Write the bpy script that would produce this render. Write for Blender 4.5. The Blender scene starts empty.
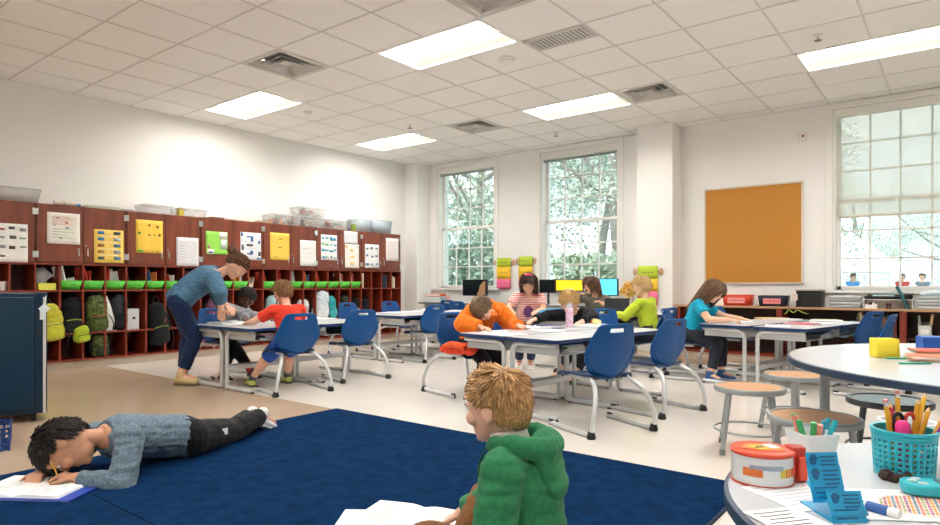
LIGHT_STR, SKY, SUN, EXPO = 15.0, 1.15, 1.7, 1.15
import bpy, bmesh, math, random
from mathutils import Vector, Matrix, noise
PI = math.pi
SC = bpy.context.scene
COL = SC.collection
RND = random.Random(7)
V = Vector
# ------------------------------------------------------------------ camera geometry
CAMZ, FPX, CX, HZ = 0.95, 626.7, 470.0, 284.0
FW = V((-0.6157, 0.7880, 0)); RT = V((0.7880, 0.6157, 0))
def ray(u, v): return FW + RT * ((u - CX) / FPX) + V((0, 0, (HZ - v) / FPX))
CAM = V((0, 0, CAMZ))
def at_z(u, v, z): r = ray(u, v); return CAM + r * ((z - CAMZ) / r.z)
def at_y(u, v, y): r = ray(u, v); return CAM + r * (y / r.y)
def at_x(u, v, x): r = ray(u, v); return CAM + r * (x / r.x)
def at_d(u, v, d): return CAM + ray(u, v) * d
# ------------------------------------------------------------------ materials
def lin(h):
    if isinstance(h, str):
        h = h.lstrip('#'); c = [int(h[i:i+2], 16) / 255 for i in (0, 2, 4)]
    else: c = list(h)
    return tuple((x / 12.92 if x <= 0.04045 else ((x + 0.055) / 1.055) ** 2.4) for x in c) + (1,)
MATS = {}
def mat(name, col, rough=0.5, metal=0.0, var=0.0, vscale=8.0, bump=0.0, bscale=200.0, stretch=None, col2=None, coat=0.0, sheen=0.0, spec=0.5, alpha=1.0, emit=None, estr=0):
    if name in MATS: return MATS[name]
    m = bpy.data.materials.new(name); m.use_nodes = True
    nt = m.node_tree; N = nt.nodes; L = nt.links
    b = N['Principled BSDF']
    c = lin(col)
    b.inputs['Base Color'].default_value = c
    b.inputs['Roughness'].default_value = rough
    b.inputs['Metallic'].default_value = metal
    b.inputs['Coat Weight'].default_value = coat
    b.inputs['Coat Roughness'].default_value = 0.15
    b.inputs['Sheen Weight'].default_value = sheen
    b.inputs['Specular IOR Level'].default_value = spec
    b.inputs['Alpha'].default_value = alpha
    if emit:
        b.inputs['Emission Color'].default_value = lin(emit); b.inputs['Emission Strength'].default_value = estr
    if var or bump or col2:
        tc = N.new('ShaderNodeTexCoord'); mp = N.new('ShaderNodeMapping')
        if stretch: mp.inputs['Scale'].default_value = stretch
        L.new(tc.outputs['Object'], mp.inputs['Vector'])
    if var or col2:
        nz = N.new('ShaderNodeTexNoise'); nz.inputs['Scale'].default_value = vscale; nz.inputs['Detail'].default_value = 6
        L.new(mp.outputs[0], nz.inputs['Vector'])
        rp = N.new('ShaderNodeValToRGB')
        if col2: c2 = lin(col2); ca = c
        else:
            ca = tuple(min(1, x * (1 + var)) for x in c[:3]) + (1,); c2 = tuple(x * (1 - var) for x in c[:3]) + (1,)
        rp.color_ramp.elements[0].color = c2; rp.color_ramp.elements[1].color = ca
        rp.color_ramp.elements[0].position = 0.32; rp.color_ramp.elements[1].position = 0.68
        L.new(nz.outputs['Fac'], rp.inputs[0]); L.new(rp.outputs[0], b.inputs['Base Color'])
    if bump:
        n2 = N.new('ShaderNodeTexNoise'); n2.inputs['Scale'].default_value = bscale; n2.inputs['Detail'].default_value = 3
        L.new(mp.outputs[0], n2.inputs['Vector'])
        bp = N.new('ShaderNodeBump'); bp.inputs['Strength'].default_value = bump; bp.inputs['Distance'].default_value = 0.01
        L.new(n2.outputs['Fac'], bp.inputs['Height']); L.new(bp.outputs[0], b.inputs['Normal'])
    MATS[name] = m
    return m
def paint(h, rough=0.45):            # plain coloured plastic / paper / card
    return mat('paint_' + h.strip('#') + ('' if rough == 0.45 else '_%d' % int(rough * 100)), h, rough, var=0.04, vscale=30)
def cloth(h, h2=None, scale=60):
    return mat('fabric_' + h.strip('#') + (h2 or '').strip('#'), h, 0.9, var=0.12, vscale=scale if not h2 else scale, bump=0.25, bscale=400, sheen=0.08, spec=0.2, col2=h2)
# ------------------------------------------------------------------ mesh builder
class MB:
    def __init__(s): s.v = []; s.f = []; s.m = []; s.mi = 0
    def add(s, vs, fs):
        o = len(s.v); s.v += [V(x) for x in vs]
        for f in fs: s.f.append([i + o for i in f]); s.m.append(s.mi)
        return s
    def mat(s, i): s.mi = i; return s
    def box(s, cx, cy, cz, sx, sy, sz, rz=0, mtx=None):
        vs = [V(((i & 1) - .5, ((i >> 1) & 1) - .5, ((i >> 2) & 1) - .5)) for i in range(8)]
        vs = [V((a.x * sx, a.y * sy, a.z * sz)) for a in vs]
        if mtx is not None: vs = [mtx @ a for a in vs]
        elif rz:
            R = Matrix.Rotation(rz, 3, 'Z'); vs = [R @ a for a in vs]
        c = V((cx, cy, cz))
        return s.add([a + c for a in vs], [(0, 2, 3, 1), (4, 5, 7, 6), (0, 1, 5, 4), (2, 6, 7, 3), (0, 4, 6, 2), (1, 3, 7, 5)])
    def bb(s, x0, x1, y0, y1, z0, z1): return s.box((x0+x1)/2, (y0+y1)/2, (z0+z1)/2, abs(x1-x0), abs(y1-y0), abs(z1-z0))
    def cyl(s, p0, p1, r0, r1=None, n=14, cap=True):
        r1 = r0 if r1 is None else r1
        p0, p1 = V(p0), V(p1); d = (p1 - p0)
        if d.length < 1e-7: return s
        d.normalize(); a = d.orthogonal().normalized(); b = d.cross(a)
        vs = []
        for p, r in ((p0, r0), (p1, r1)):
            for i in range(n):
                t = 2 * PI * i / n; vs.append(p + (a * math.cos(t) + b * math.sin(t)) * r)
        fs = [(i, (i + 1) % n, n + (i + 1) % n, n + i) for i in range(n)]
        if cap: fs += [tuple(range(n))[::-1], tuple(range(n, 2 * n))]
        return s.add(vs, fs)
    def tube(s, pts, r, n=10, cap=True):
        pts = [V(p) for p in pts]; k = len(pts)
        rs = r if isinstance(r, (list, tuple)) else [r] * k
        vs = []; a = None
        for i, p in enumerate(pts):
            d = (pts[min(i + 1, k - 1)] - pts[max(i - 1, 0)])
            d = d.normalized() if d.length > 1e-9 else V((0, 0, 1))
            if a is None: a = d.orthogonal().normalized()
            a = (a - d * a.dot(d)); a = a.normalized() if a.length > 1e-6 else d.orthogonal().normalized()
            b = d.cross(a)
            for j in range(n):
                t = 2 * PI * j / n; vs.append(p + (a * math.cos(t) + b * math.sin(t)) * rs[i])
        fs = [(i*n + j, i*n + (j+1) % n, (i+1)*n + (j+1) % n, (i+1)*n + j) for i in range(k-1) for j in range(n)]
        if cap: fs += [tuple(range(n))[::-1], tuple(range((k-1)*n, k*n))]
        return s.add(vs, fs)
    def cap(s, p0, p1, r0, r1=None, n=12):          # capsule with tapered body
        r1 = r0 if r1 is None else r1
        p0, p1 = V(p0), V(p1); d = p1 - p0; L = d.length
        if L < 1e-6: return s.ball(p0, (r0, r0, r0))
        d /= L; pts = []; rs = []
        for t in (-1, -.85, -.5, 0): pts.append(p0 + d * (t * r0)); rs.append(max(r0 * math.sqrt(max(0, 1 - t*t)), r0 * .08))
        for t in (0, .5, .85, 1): pts.append(p1 + d * (t * r1)); rs.append(max(r1 * math.sqrt(max(0, 1 - t*t)), r1 * .08))
        return s.tube(pts, rs, n)
    def ball(s, c, r, mtx=None, nu=16, nv=10):
        c = V(c); rx, ry, rz = (r, r, r) if isinstance(r, (int, float)) else r
        vs = [V((0, 0, -rz))]
        for i in range(1, nv):
            ph = -PI/2 + PI * i / nv
            for j in range(nu):
                t = 2 * PI * j / nu; vs.append(V((rx*math.cos(ph)*math.cos(t), ry*math.cos(ph)*math.sin(t), rz*math.sin(ph))))
        vs.append(V((0, 0, rz)))
        fs = [(0, 1 + (j+1) % nu, 1 + j) for j in range(nu)]
        for i in range(nv - 2):
            for j in range(nu):
                a = 1 + i*nu; fs.append((a + j, a + (j+1) % nu, a + nu + (j+1) % nu, a + nu + j))
        a = 1 + (nv-2)*nu; fs += [(a + j, a + (j+1) % nu, len(vs)-1) for j in range(nu)]
        if mtx is not None: vs = [mtx @ x for x in vs]
        return s.add([x + c for x in vs], fs)
    def lathe(s, prof, c=(0, 0, 0), n=24, ex=1, ey=1, close=False):
        c = V(c); k = len(prof)
        vs = [c + V((r*math.cos(2*PI*j/n)*ex, r*math.sin(2*PI*j/n)*ey, z)) for r, z in prof for j in range(n)]
        fs = [(i*n + j, i*n + (j+1) % n, (i+1)*n + (j+1) % n, (i+1)*n + j) for i in range(k-1) for j in range(n)]
        if close: fs += [((k-1)*n + j, (k-1)*n + (j+1) % n, (j+1) % n, j) for j in range(n)]
        else:
            if prof[0][0] > 1e-5: fs.append(tuple(range(n))[::-1])
            if prof[-1][0] > 1e-5: fs.append(tuple(range((k-1)*n, k*n)))
        return s.add(vs, fs)
    def prism(s, pts, z0, z1):
        n = len(pts)
        vs = [V((x, y, z0)) for x, y in pts] + [V((x, y, z1)) for x, y in pts]
        return s.add(vs, [tuple(range(n))[::-1], tuple(range(n, 2*n))] + [(i, (i+1) % n, n + (i+1) % n, n + i) for i in range(n)])
    def quad(s, a, b, c, d): return s.add([a, b, c, d], [(0, 1, 2, 3)])
    def loft(s, rings, n=16, cap=True):               # rings: (centre, xaxis*half, yaxis*half)
        vs = [c + a * math.cos(2*PI*j/n) + b * math.sin(2*PI*j/n) for c, a, b in rings for j in range(n)]
        k = len(rings)
        fs = [(i*n + j, i*n + (j+1) % n, (i+1)*n + (j+1) % n, (i+1)*n + j) for i in range(k-1) for j in range(n)]
        if cap: fs += [tuple(range(n))[::-1], tuple(range((k-1)*n, k*n))]
        return s.add(vs, fs)
    def xf(s, M, i0=0):
        for i in range(i0, len(s.v)): s.v[i] = M @ s.v[i]
        return s
    def mesh(s, name):
        me = bpy.data.meshes.new(name); me.from_pydata(s.v, [], s.f); me.update(); return me
    def build(s, name, mats, parent=None, loc=None, rz=0, smooth=38, bevel=0, seg=2, solid=0, subd=0, weld=False):
        me = s.mesh(name)
        if not isinstance(mats, (list, tuple)): mats = [mats]
        for m in mats: me.materials.append(m)
        if len(mats) > 1:
            for p, i in zip(me.polygons, s.m): p.material_index = i
        bm = bmesh.new(); bm.from_mesh(me)
        if weld: bmesh.ops.remove_doubles(bm, verts=bm.verts, dist=1e-5)
        bmesh.ops.recalc_face_normals(bm, faces=bm.faces); bm.to_mesh(me); bm.free()
        if smooth:
            for p in me.polygons: p.use_smooth = True
            me.set_sharp_from_angle(angle=math.radians(smooth))
        o = bpy.data.objects.new(name, me); COL.objects.link(o)
        if parent is not None: o.parent = parent
        if loc is not None: o.location = loc
        if rz: o.rotation_euler.z = rz
        if solid:
            md = o.modifiers.new('Solid', 'SOLIDIFY'); md.thickness = solid; md.offset = 0
        if subd:
            md = o.modifiers.new('Sub', 'SUBSURF'); md.levels = subd; md.render_levels = subd
        if bevel:
            md = o.modifiers.new('Bevel', 'BEVEL'); md.width = bevel; md.segments = seg; md.limit_method = 'ANGLE'; md.angle_limit = math.radians(40)
        return o
def arc(c, a, b, t0, t1, n=6):      # points on an arc: c + a cos t + b sin t
    c, a, b = V(c), V(a), V(b)
    return [c + a * math.cos(t0 + (t1 - t0) * i / n) + b * math.sin(t0 + (t1 - t0) * i / n) for i in range(n + 1)]
def rrect(w, h, r, n=5):
    out = []
    for cx, cy, t in ((w/2 - r, h/2 - r, 0), (-w/2 + r, h/2 - r, PI/2), (-w/2 + r, -h/2 + r, PI), (w/2 - r, -h/2 + r, 1.5*PI)):
        for i in range(n + 1): out.append((cx + r*math.cos(t + PI/2*i/n), cy + r*math.sin(t + PI/2*i/n)))
    return out
# ------------------------------------------------------------------ naming
def tag(o, label=None, cat=None, group=None, kind=None):
    if label: o['label'] = label
    if cat: o['category'] = cat
    if group: o['group'] = group
    if kind: o['kind'] = kind
    return o
def struct(o, label=None): o['kind'] = 'structure'; return o
def thing(name, label, cat, loc=(0, 0, 0), rz=0, group=None):
    o = bpy.data.objects.new(name, None); COL.objects.link(o); o.empty_display_size = 0.05
    o.location = loc; o.rotation_euler.z = rz
    return tag(o, label, cat, group)
def dup(root, loc, rz=0, label=None, group=None):
    def cp(o, par):
        c = o.copy(); COL.objects.link(c)
        if par is not None: c.parent = par
        for ch in KIDS.get(o.name, []): cp(ch, c)
        return c
    if root.name not in KIDS:
        KIDS.clear()
        for o in bpy.data.objects:
            if o.parent is not None: KIDS.setdefault(o.parent.name, []).append(o)
        KIDS.setdefault(root.name, [])
    r = cp(root, None); r.location = loc; r.rotation_euler.z = rz
    if label: r['label'] = label
    if group: r['group'] = group
    return r
KIDS = {}
# ------------------------------------------------------------------ shared materials
steel = mat('brushed_silver_paint', '#cbced0', 0.32, 0.4)
chrome = mat('chrome_metal', '#d8dadb', 0.18, 1.0)
blackp = mat('black_plastic', '#15171b', 0.45)
darkp = mat('dark_grey_plastic', '#2b2e33', 0.5)
whitep = mat('white_plastic', '#eeeeec', 0.35)
paperw = mat('white_paper', '#f0f0ee', 0.8, var=0.02, vscale=5)
navy = mat('navy_edge', '#12335f', 0.4)
chairb = mat('blue_chair_plastic', '#064c8c', 0.36, var=0.03, vscale=3, spec=0.3)
seatb = mat('blue_seat_plastic', '#0c3059', 0.4, spec=0.3)
lamin = mat('white_laminate', '#d2d6db', 0.25, var=0.02, vscale=4)
laminr = mat('pale_grey_laminate', '#c4c9d0', 0.22, var=0.02, vscale=4)
def remesh(m, name, mats, parent, vox, it=4, fold=0, fscale=16, seed=0, smooth=True):
    me = m.mesh('tmp'); bm = bmesh.new(); bm.from_mesh(me); bmesh.ops.recalc_face_normals(bm, faces=bm.faces); bm.to_mesh(me); bm.free()
    o = bpy.data.objects.new('tmp', me); COL.objects.link(o)
    r = o.modifiers.new('r', 'REMESH'); r.mode = 'VOXEL'; r.voxel_size = vox
    s = o.modifiers.new('s', 'SMOOTH'); s.factor = .5; s.iterations = it
    dg = bpy.context.evaluated_depsgraph_get(); dg.update()
    me2 = bpy.data.meshes.new_from_object(o.evaluated_get(dg)); bpy.data.objects.remove(o); bpy.data.meshes.remove(me)
    me2.name = name; me2.materials.clear()
    if fold:
        ns = [v.normal.copy() for v in me2.vertices]
        for v, n in zip(me2.vertices, ns):
            p = v.co*fscale + V((seed*3.1, seed*1.7, 0)); v.co += n*fold*(noise.noise(p)*.7 + noise.noise(V((p.x*1.2, p.y*1.2, p.z*3.2)))*.6)
    for mm in (mats if isinstance(mats, (list, tuple)) else [mats]): me2.materials.append(mm)
    for p in me2.polygons: p.use_smooth = True
    o = bpy.data.objects.new(name, me2); COL.objects.link(o)
    if parent is not None: o.parent = parent
    return o
# ------------------------------------------------------------------ room
XL, YB, H = -8.186, 8.87, 3.18
XR, YF = 2.54, -2.8
wallm = mat('white_wall_paint', '#eeedea', 0.6, var=0.015, vscale=2, bump=0.03, bscale=300)
tile = mat('ceiling_tile', '#efedea', 0.9, var=0.03, vscale=120, bump=0.12, bscale=350)
tbar = mat('ceiling_grid_metal', '#d4d1cc', 0.5)
floorc = mat('cream_floor_tile', '#e9e2d9', 0.2, var=0.03, vscale=2.2, bump=0.006, bscale=12, coat=0.35)
floort = mat('tan_floor_tile', '#b8a189', 0.24, var=0.05, vscale=2.0, bump=0.006, bscale=12, coat=0.25)
trimw = mat('white_trim_paint', '#ecebe7', 0.4)
basem = mat('rubber_base', '#b5a898', 0.6)
m = MB()
m.mat(0); m.bb(XL, XR, 3.12, 7.55, -0.1, 0)
m.mat(1); m.bb(XL, -0.8, YF, 3.12, -0.1, 0); m.bb(XL, XR, 7.55, YB + .3, -0.1, 0)
m.mat(0); m.bb(-0.8, XR, YF, 3.12, -0.1, 0)
struct(m.build('floor', [floorc, floort]))
# walls (left, front, right plain; back with three window openings)
def wall(name, *boxes):
    m = MB()
    for b in boxes: m.bb(*b)
    return struct(m.build(name, wallm, smooth=0))
wall('wall_left', (XL - .2, XL, YF - .2, YB + .4, 0, H + .1))
wall('wall_front', (XL, XR, YF - .2, YF, 0, H + .1))
wall('wall_right', (XR, XR + .2, YF - .2, YB + .4, 0, H + .1))
WIN = [(-7.70, -6.38), (-5.45, -4.07), (-1.235, 0.13)]      # openings in X
WZ0, WZ1 = 0.875, 3.10
bx = [XL] + [x for w in WIN for x in w] + [XR]
boxes = [(bx[i], bx[i + 1], YB, YB + .32, 0, H + .1) for i in range(0, len(bx), 2)]
for a, b in WIN: boxes += [(a, b, YB, YB + .32, 0, WZ0), (a, b, YB, YB + .32, WZ1, H + .1)]
wall('wall_back', *boxes)
wall('trim_1', (-3.62, -3.11, 8.5, YB, 0, H))               # pier between the windows
wall('trim_2', (XL, -7.88, 8.5, YB, 0, H))                  # corner pier
struct(MB().bb(-7.88, -3.62, YB - .012, YB, 0, .1).bb(-3.1, XR, YB - .012, YB, 0, .1).build('baseboard_back', basem))
# ceiling: tile panels with a hung grid, open where the troffers sit
T = 0.635
LIGHTS = [(-7.62 + 3.175 * i, 1.65 + 2.54 * j) for i in range(4) for j in (-1, 0, 1, 2) if -7.62 + 3.175 * i + 1.27 < XR and not (i == 0 and j == 0)]
VENTS = [(-5.715, 3.555), (-5.715, 6.73), (-3.175, 6.73), (-3.175, 3.555)]
xs = [XL] + [round(T * k, 4) for k in range(-12, 4)] + [XR + .01]
ys = [YF] + [y for y in (4.19 + T * k for k in range(-11, 8)) if YF < y < YB - .1] + [YB]
def in_light(x, y): return any(lx - .01 < x < lx + 1.28 and ly - .01 < y < ly + .645 for lx, ly in LIGHTS)
def in_vent(x, y): return any(lx - .01 < x < lx + .645 and ly - .01 < y < ly + .645 for lx, ly in VENTS)
m = MB()
for i in range(len(xs) - 1):
    for j in range(len(ys) - 1):
        cx, cy = (xs[i] + xs[i+1]) / 2, (ys[j] + ys[j+1]) / 2
        if in_light(cx, cy) or in_vent(cx, cy): continue
        m.bb(xs[i] + .006, xs[i+1] - .006, ys[j] + .006, ys[j+1] - .006, H, H + .015)
m.mat(1)
m.bb(XL - .1, XR + .1, YF - .1, YB + .4, H + .28, H + .3)
for x in xs:
    for j in range(len(ys) - 1):
        if in_light(x - .05, (ys[j]+ys[j+1])/2) and in_light(x + .05, (ys[j]+ys[j+1])/2): continue
        m.bb(x - .008, x + .008, ys[j], ys[j+1], H - .004, H + .02)
for y in ys: m.bb(XL, XR, y - .008, y + .008, H - .0042, H + .02)
struct(m.build('ceiling', [tile, tbar], smooth=0))
# ------------------------------------------------------------------ windows
def glass_mat(name, refl=0.06, tint='#f4faf8'):
    m = bpy.data.materials.new(name); m.use_nodes = True; nt = m.node_tree; N = nt.nodes
    N.remove(N['Principled BSDF'])
    t = N.new('ShaderNodeBsdfTransparent'); t.inputs[0].default_value = lin(tint)
    g = N.new('ShaderNodeBsdfGlossy'); g.inputs['Roughness'].default_value = 0.02
    x = N.new('ShaderNodeMixShader'); x.inputs[0].default_value = refl
    nt.links.new(t.outputs[0], x.inputs[1]); nt.links.new(g.outputs[0], x.inputs[2]); nt.links.new(x.outputs[0], N['Material Output'].inputs[0])
    return m
glass = glass_mat('window_glass')
def shade_mat():
    m = bpy.data.materials.new('roller_shade_mesh'); m.use_nodes = True; nt = m.node_tree; N = nt.nodes
    N.remove(N['Principled BSDF'])
    d = N.new('ShaderNodeBsdfDiffuse'); d.inputs[0].default_value = lin('#d9d4c8')
    tl = N.new('ShaderNodeBsdfTranslucent'); tl.inputs[0].default_value = lin('#e2ddd0')
    t = N.new('ShaderNodeBsdfTransparent')
    a = N.new('ShaderNodeMixShader'); a.inputs[0].default_value = 0.5
    b = N.new('ShaderNodeMixShader'); b.inputs[0].default_value = 0.5
    nt.links.new(d.outputs[0], a.inputs[1]); nt.links.new(tl.outputs[0], a.inputs[2])
    nt.links.new(a.outputs[0], b.inputs[1]); nt.links.new(t.outputs[0], b.inputs[2]); nt.links.new(b.outputs[0], N['Material Output'].inputs[0])
    return m
shadem = shade_mat(); railm = mat('shade_rail', '#8f8f8c', 0.5)
for k, (x0, x1) in enumerate(WIN):
    m = MB(); w = .085                                       # casing on the room side
    m.bb(x0 - w, x0, YB - .025, YB, WZ0, WZ1); m.bb(x1, x1 + w, YB - .025, YB, WZ0, WZ1)
    m.bb(x0 - w, x1 + w, YB - .03, YB, WZ1, WZ1 + .072)
    m.bb(x0 - w - .03, x1 + w + .03, YB - .06, YB + .1, WZ0 - .035, WZ0)     # stool
    m.bb(x0, x0 + .03, YB, YB + .2, WZ0, WZ1); m.bb(x1 - .03, x1, YB, YB + .2, WZ0, WZ1); m.bb(x0, x1, YB, YB + .2, WZ1 - .02, WZ1)
    wn = struct(m.build('window_%d' % (k + 1), trimw, bevel=.004))
    zm = (WZ0 + WZ1) / 2 - .02
    for nm, a, b, yy in (('upper_sash', zm - .02, WZ1 - .02, YB + .15), ('lower_sash', WZ0, zm + .02, YB + .11)):
        f = MB(); fw = .045; X0, X1 = x0 + .03, x1 - .03
        f.bb(X0, X0 + fw, yy - .02, yy + .02, a, b); f.bb(X1 - fw, X1, yy - .02, yy + .02, a, b)
        f.bb(X0, X1, yy - .02, yy + .02, a, a + .05); f.bb(X0, X1, yy - .02, yy + .02, b - .045, b)
        for i in (1, 2, 3):
            xx = X0 + fw + (X1 - X0 - 2*fw) * i / 4; f.bb(xx - .011, xx + .011, yy - .012, yy + .012, a, b)
        for i in (1, 2):
            zz = a + .05 + (b - a - .095) * i / 3; f.bb(X0, X1, yy - .012, yy + .012, zz - .011, zz + .011)
        sa = f.build(nm, trimw, wn, bevel=.003)
        MB().bb(X0 + fw, X1 - fw, yy - .003, yy + .003, a + .05, b - .045).build('window_pane', glass, sa)
    drop = WZ1 - .12 if k < 2 else 1.79
    r = MB().bb(x0 + .012, x1 - .012, YB - .005, YB + .085, WZ1 - .1, WZ1 - .005)
    sh = thing('roller_shade', ['white roller shade rolled up at the top of the left window', 'white roller shade rolled up at the top of the middle window', 'translucent beige roller shade pulled halfway down the right window'][k], 'blind', ((x0 + x1) / 2, YB + .04, drop), 0)
    r.xf(Matrix.Translation(-sh.location)).build('cassette', trimw, sh, bevel=.006)
    q = MB().bb(x0 + .035, x1 - .035, YB + .045, YB + .0465, drop, WZ1 - .1)
    q.xf(Matrix.Translation(-sh.location)).build('shade_fabric', shadem, sh)
    q = MB().bb(x0 + .035, x1 - .035, YB + .036, YB + .056, drop - .03, drop)
    q.xf(Matrix.Translation(-sh.location)).build('bottom_rail', railm if k < 2 else mat('shade_hem', '#cfc9bb', 0.6), sh, bevel=.004)
# ------------------------------------------------------------------ ceiling fittings
diff = mat('light_diffuser', '#ffffff', 0.5, emit='#fffaf3', estr=LIGHT_STR)
LN = {(-7.62, 4.19): 'ceiling troffer light near the left wall, second tile row of lights', (-4.445, 4.19): 'largest bright ceiling troffer light, top centre of the picture',
      (-7.62, 6.73): 'small far ceiling troffer light by the left corner pier', (-4.445, 6.73): 'ceiling troffer light in front of the middle window beside a square vent',
      (-1.27, 6.73): 'ceiling troffer light in front of the right window'}
LN[(-7.62, 4.19)] = 'ceiling troffer light over the red wood cabinets, nearest one to the left wall'
for lx, ly in LIGHTS:
    lab = next((v for k, v in LN.items() if abs(k[0]-lx) < .01 and abs(k[1]-ly) < .01), None)
    if lab is None: lab = 'unseen recessed ceiling troffer added outside the view to light the room'  # remaining troffers are out of view, added to light the room
    o = thing('ceiling_light', lab, 'ceiling light', (lx + .635, ly + .3175, H), 0, 'recessed ceiling troffers')
    m = MB(); a, b = .625, .308
    for sx in (-1, 1): m.bb(sx*a - .02, sx*a + .02, -b - .02, b + .02, -.008, .012)
    for sy in (-1, 1): m.bb(-a, a, sy*b - .02, sy*b + .02, -.008, .012)
    m.build('frame', trimw, o)
    h = .085
    m = MB()
    m.quad((-a, -b, 0), (a, -b, 0), (a - .03, -b + .12, h), (-a + .03, -b + .12, h)); m.quad((-a, b, 0), (a, b, 0), (a - .03, b - .12, h), (-a + .03, b - .12, h))
    m.quad((-a, -b, 0), (-a, b, 0), (-a + .03, b - .12, h), (-a + .03, -b + .12, h)); m.quad((a, -b, 0), (a, b, 0), (a - .03, b - .12, h), (a - .03, -b + .12, h))
    m.build('reflector', mat('troffer_reflector', '#aca69c', 0.5), o)
    MB().bb(-a + .02, a - .02, -b + .1, b - .1, h, h + .02).build('diffuser', diff, o)
ventm = mat('vent_metal', '#c9c6c1', 0.5); ventd = mat('vent_throat', '#4b4a48', 0.8)
VL = ['square ceiling air diffuser between two troffers, above the left desks', 'small far square ceiling air diffuser near the left window', 'square ceiling air diffuser beside the troffer in front of the pier', 'square ceiling air diffuser cut by the top edge of the picture']
for (x, y), lab in zip(VENTS, VL):
    o = thing('air_diffuser', lab, 'vent', (x + T/2, y + T/2, H), 0, 'square ceiling air diffusers')
    MB().bb(-.3, .3, -.3, .3, .1, .11).build('backing', ventd, o)
    f = MB()
    for s0, s1 in ((.318, .27),):
        for sx in (-1, 1): f.bb(min(sx*s0, sx*s1), max(sx*s0, sx*s1), -s0, s0, -.006, .01); f.bb(-s1, s1, min(sx*s0, sx*s1), max(sx*s0, sx*s1), -.006, .01)
    f.build('frame', ventm, o)
    for r in (.25, .18, .11):
        c = MB()
        for a in range(4):
            M4 = Matrix.Rotation(a * PI/2, 4, 'Z')
            c.quad(*[M4 @ V(p) for p in ((-r, -r, -.004), (r, -r, -.004), (r - .05, -r + .05, .05), (-r + .05, -r + .05, .05))])
        c.build('cone', ventm, o, solid=.004)
    MB().bb(-.055, .055, -.055, .055, .01, .016).build('core_plate', ventm, o)
o = thing('return_grille', 'rectangular slotted return air grille in the ceiling', 'vent', (-3.175 + .3175, 4.825 + .16, H), 0)
f = MB(); f.bb(-.31, .31, -.15, -.11, -.008, .0); f.bb(-.31, .31, .11, .15, -.008, 0); f.bb(-.31, -.28, -.15, .15, -.008, 0); f.bb(.28, .31, -.15, .15, -.008, 0)
f.build('frame', ventm, o)
MB().bb(-.28, .28, -.11, .11, -.003, -.0005).build('backing', mat('grille_shadow', '#8d8a86', 0.8), o)
for i in range(14): MB().bb(-.27 + i*.04, -.25 + i*.04, -.11, .11, -.008, -.001).build('slat', ventm, o)
def disc(name, label, cat, u, v, r, col, h=.04, drop=0):
    p = at_z(u, v, H - h/2)
    o = thing(name, label, cat, (p.x, p.y, H))
    MB().lathe([(r*1.1, 0), (r*1.1, -.012), (r*.95, -.014)]).build('base', trimw, o)
    if drop:
        MB().cyl((0, 0, -.012), (0, 0, -.05), .012).build('stem', chrome, o)
        MB().cyl((0, 0, -.05), (0, 0, -.054), .03).build('deflector', mat('sprinkler_brass', '#7a6a55', 0.4, 0.8), o)
    else: MB().lathe([(r*.95, -.014), (r*.85, -.03), (r*.5, -.042), (.001, -.044)]).build('cover', paint(col), o)
disc('smoke_detector', 'round white smoke detector on the ceiling by the slotted grille', 'smoke detector', 507, 61, .075, '#e8e6e2')
disc('smoke_detector', 'small round white detector on the ceiling past the left troffer', 'smoke detector', 308, 113, .05, '#e8e6e2')
disc('fire_sprinkler', 'ceiling fire sprinkler head near the right troffer', 'sprinkler', 818, 37, .035, '#b09070', drop=1)
disc('fire_sprinkler', 'ceiling fire sprinkler head above the far left troffer', 'sprinkler', 410, 126, .035, '#b09070', drop=1)
disc('fire_sprinkler', 'ceiling fire sprinkler head in front of the middle window', 'sprinkler', 556, 134, .035, '#b09070', drop=1)
p = at_y(803, 136, YB - .02)
o = thing('wall_alarm', 'small white wall alarm with red dot above the cork board', 'alarm', (p.x, YB - .001, p.z))
MB().box(0, -.012, 0, .08, .024, .12).build('housing', whitep, o, bevel=.006)
MB().cyl((0, -.024, 0), (0, -.032, 0), .016).build('light', paint('#b04a40'), o)
# cork board
o = thing('cork_board', 'large blank tan cork board in thin frame on back wall', 'board', (-2.177, YB, .95))
corkm = mat('cork', '#c08538', 0.9, var=0.1, vscale=180, bump=0.15, bscale=300)
MB().bb(-.6, .6, -.018, -.002, .02, 1.29).build('cork_panel', corkm, o)
f = MB(); f.bb(-.615, -.595, -.026, -.001, 0, 1.31); f.bb(.595, .615, -.026, -.001, 0, 1.31); f.bb(-.615, .615, -.026, -.001, 1.29, 1.31); f.bb(-.615, .615, -.026, -.001, 0, .02)
f.build('frame', mat('cork_frame', '#d9d2c2', 0.4), o)
# ------------------------------------------------------------------ rug
rugm = mat('navy_carpet', '#08274c', 0.97, bump=0.9, bscale=260, vscale=14, col2='#0e3660', spec=0.05)
o = thing('area_rug', 'large navy blue carpet on the floor under the two boys', 'rug', (-2.2, .5, 0))
m = MB().bb(-1.5, 1.42, .665, 2.6, 0, .014).bb(-1.5, 1.42, -2.2, .657, 0, .014)
m.build('pile', rugm, o, bevel=.004)
e = MB()
e.bb(-1.512, 1.432, 2.6, 2.612, 0, .012); e.bb(-1.512, -1.5, -2.2, 2.612, 0, .012); e.bb(1.42, 1.432, -2.2, 2.612, 0, .012)
e.build('binding', mat('rug_binding', '#0e2340', 0.9), o)
MB().bb(-1.5, 1.42, .657, .665, 0, .008).build('seam', mat('rug_seam', '#0a1c36', 0.9), o)
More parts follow.
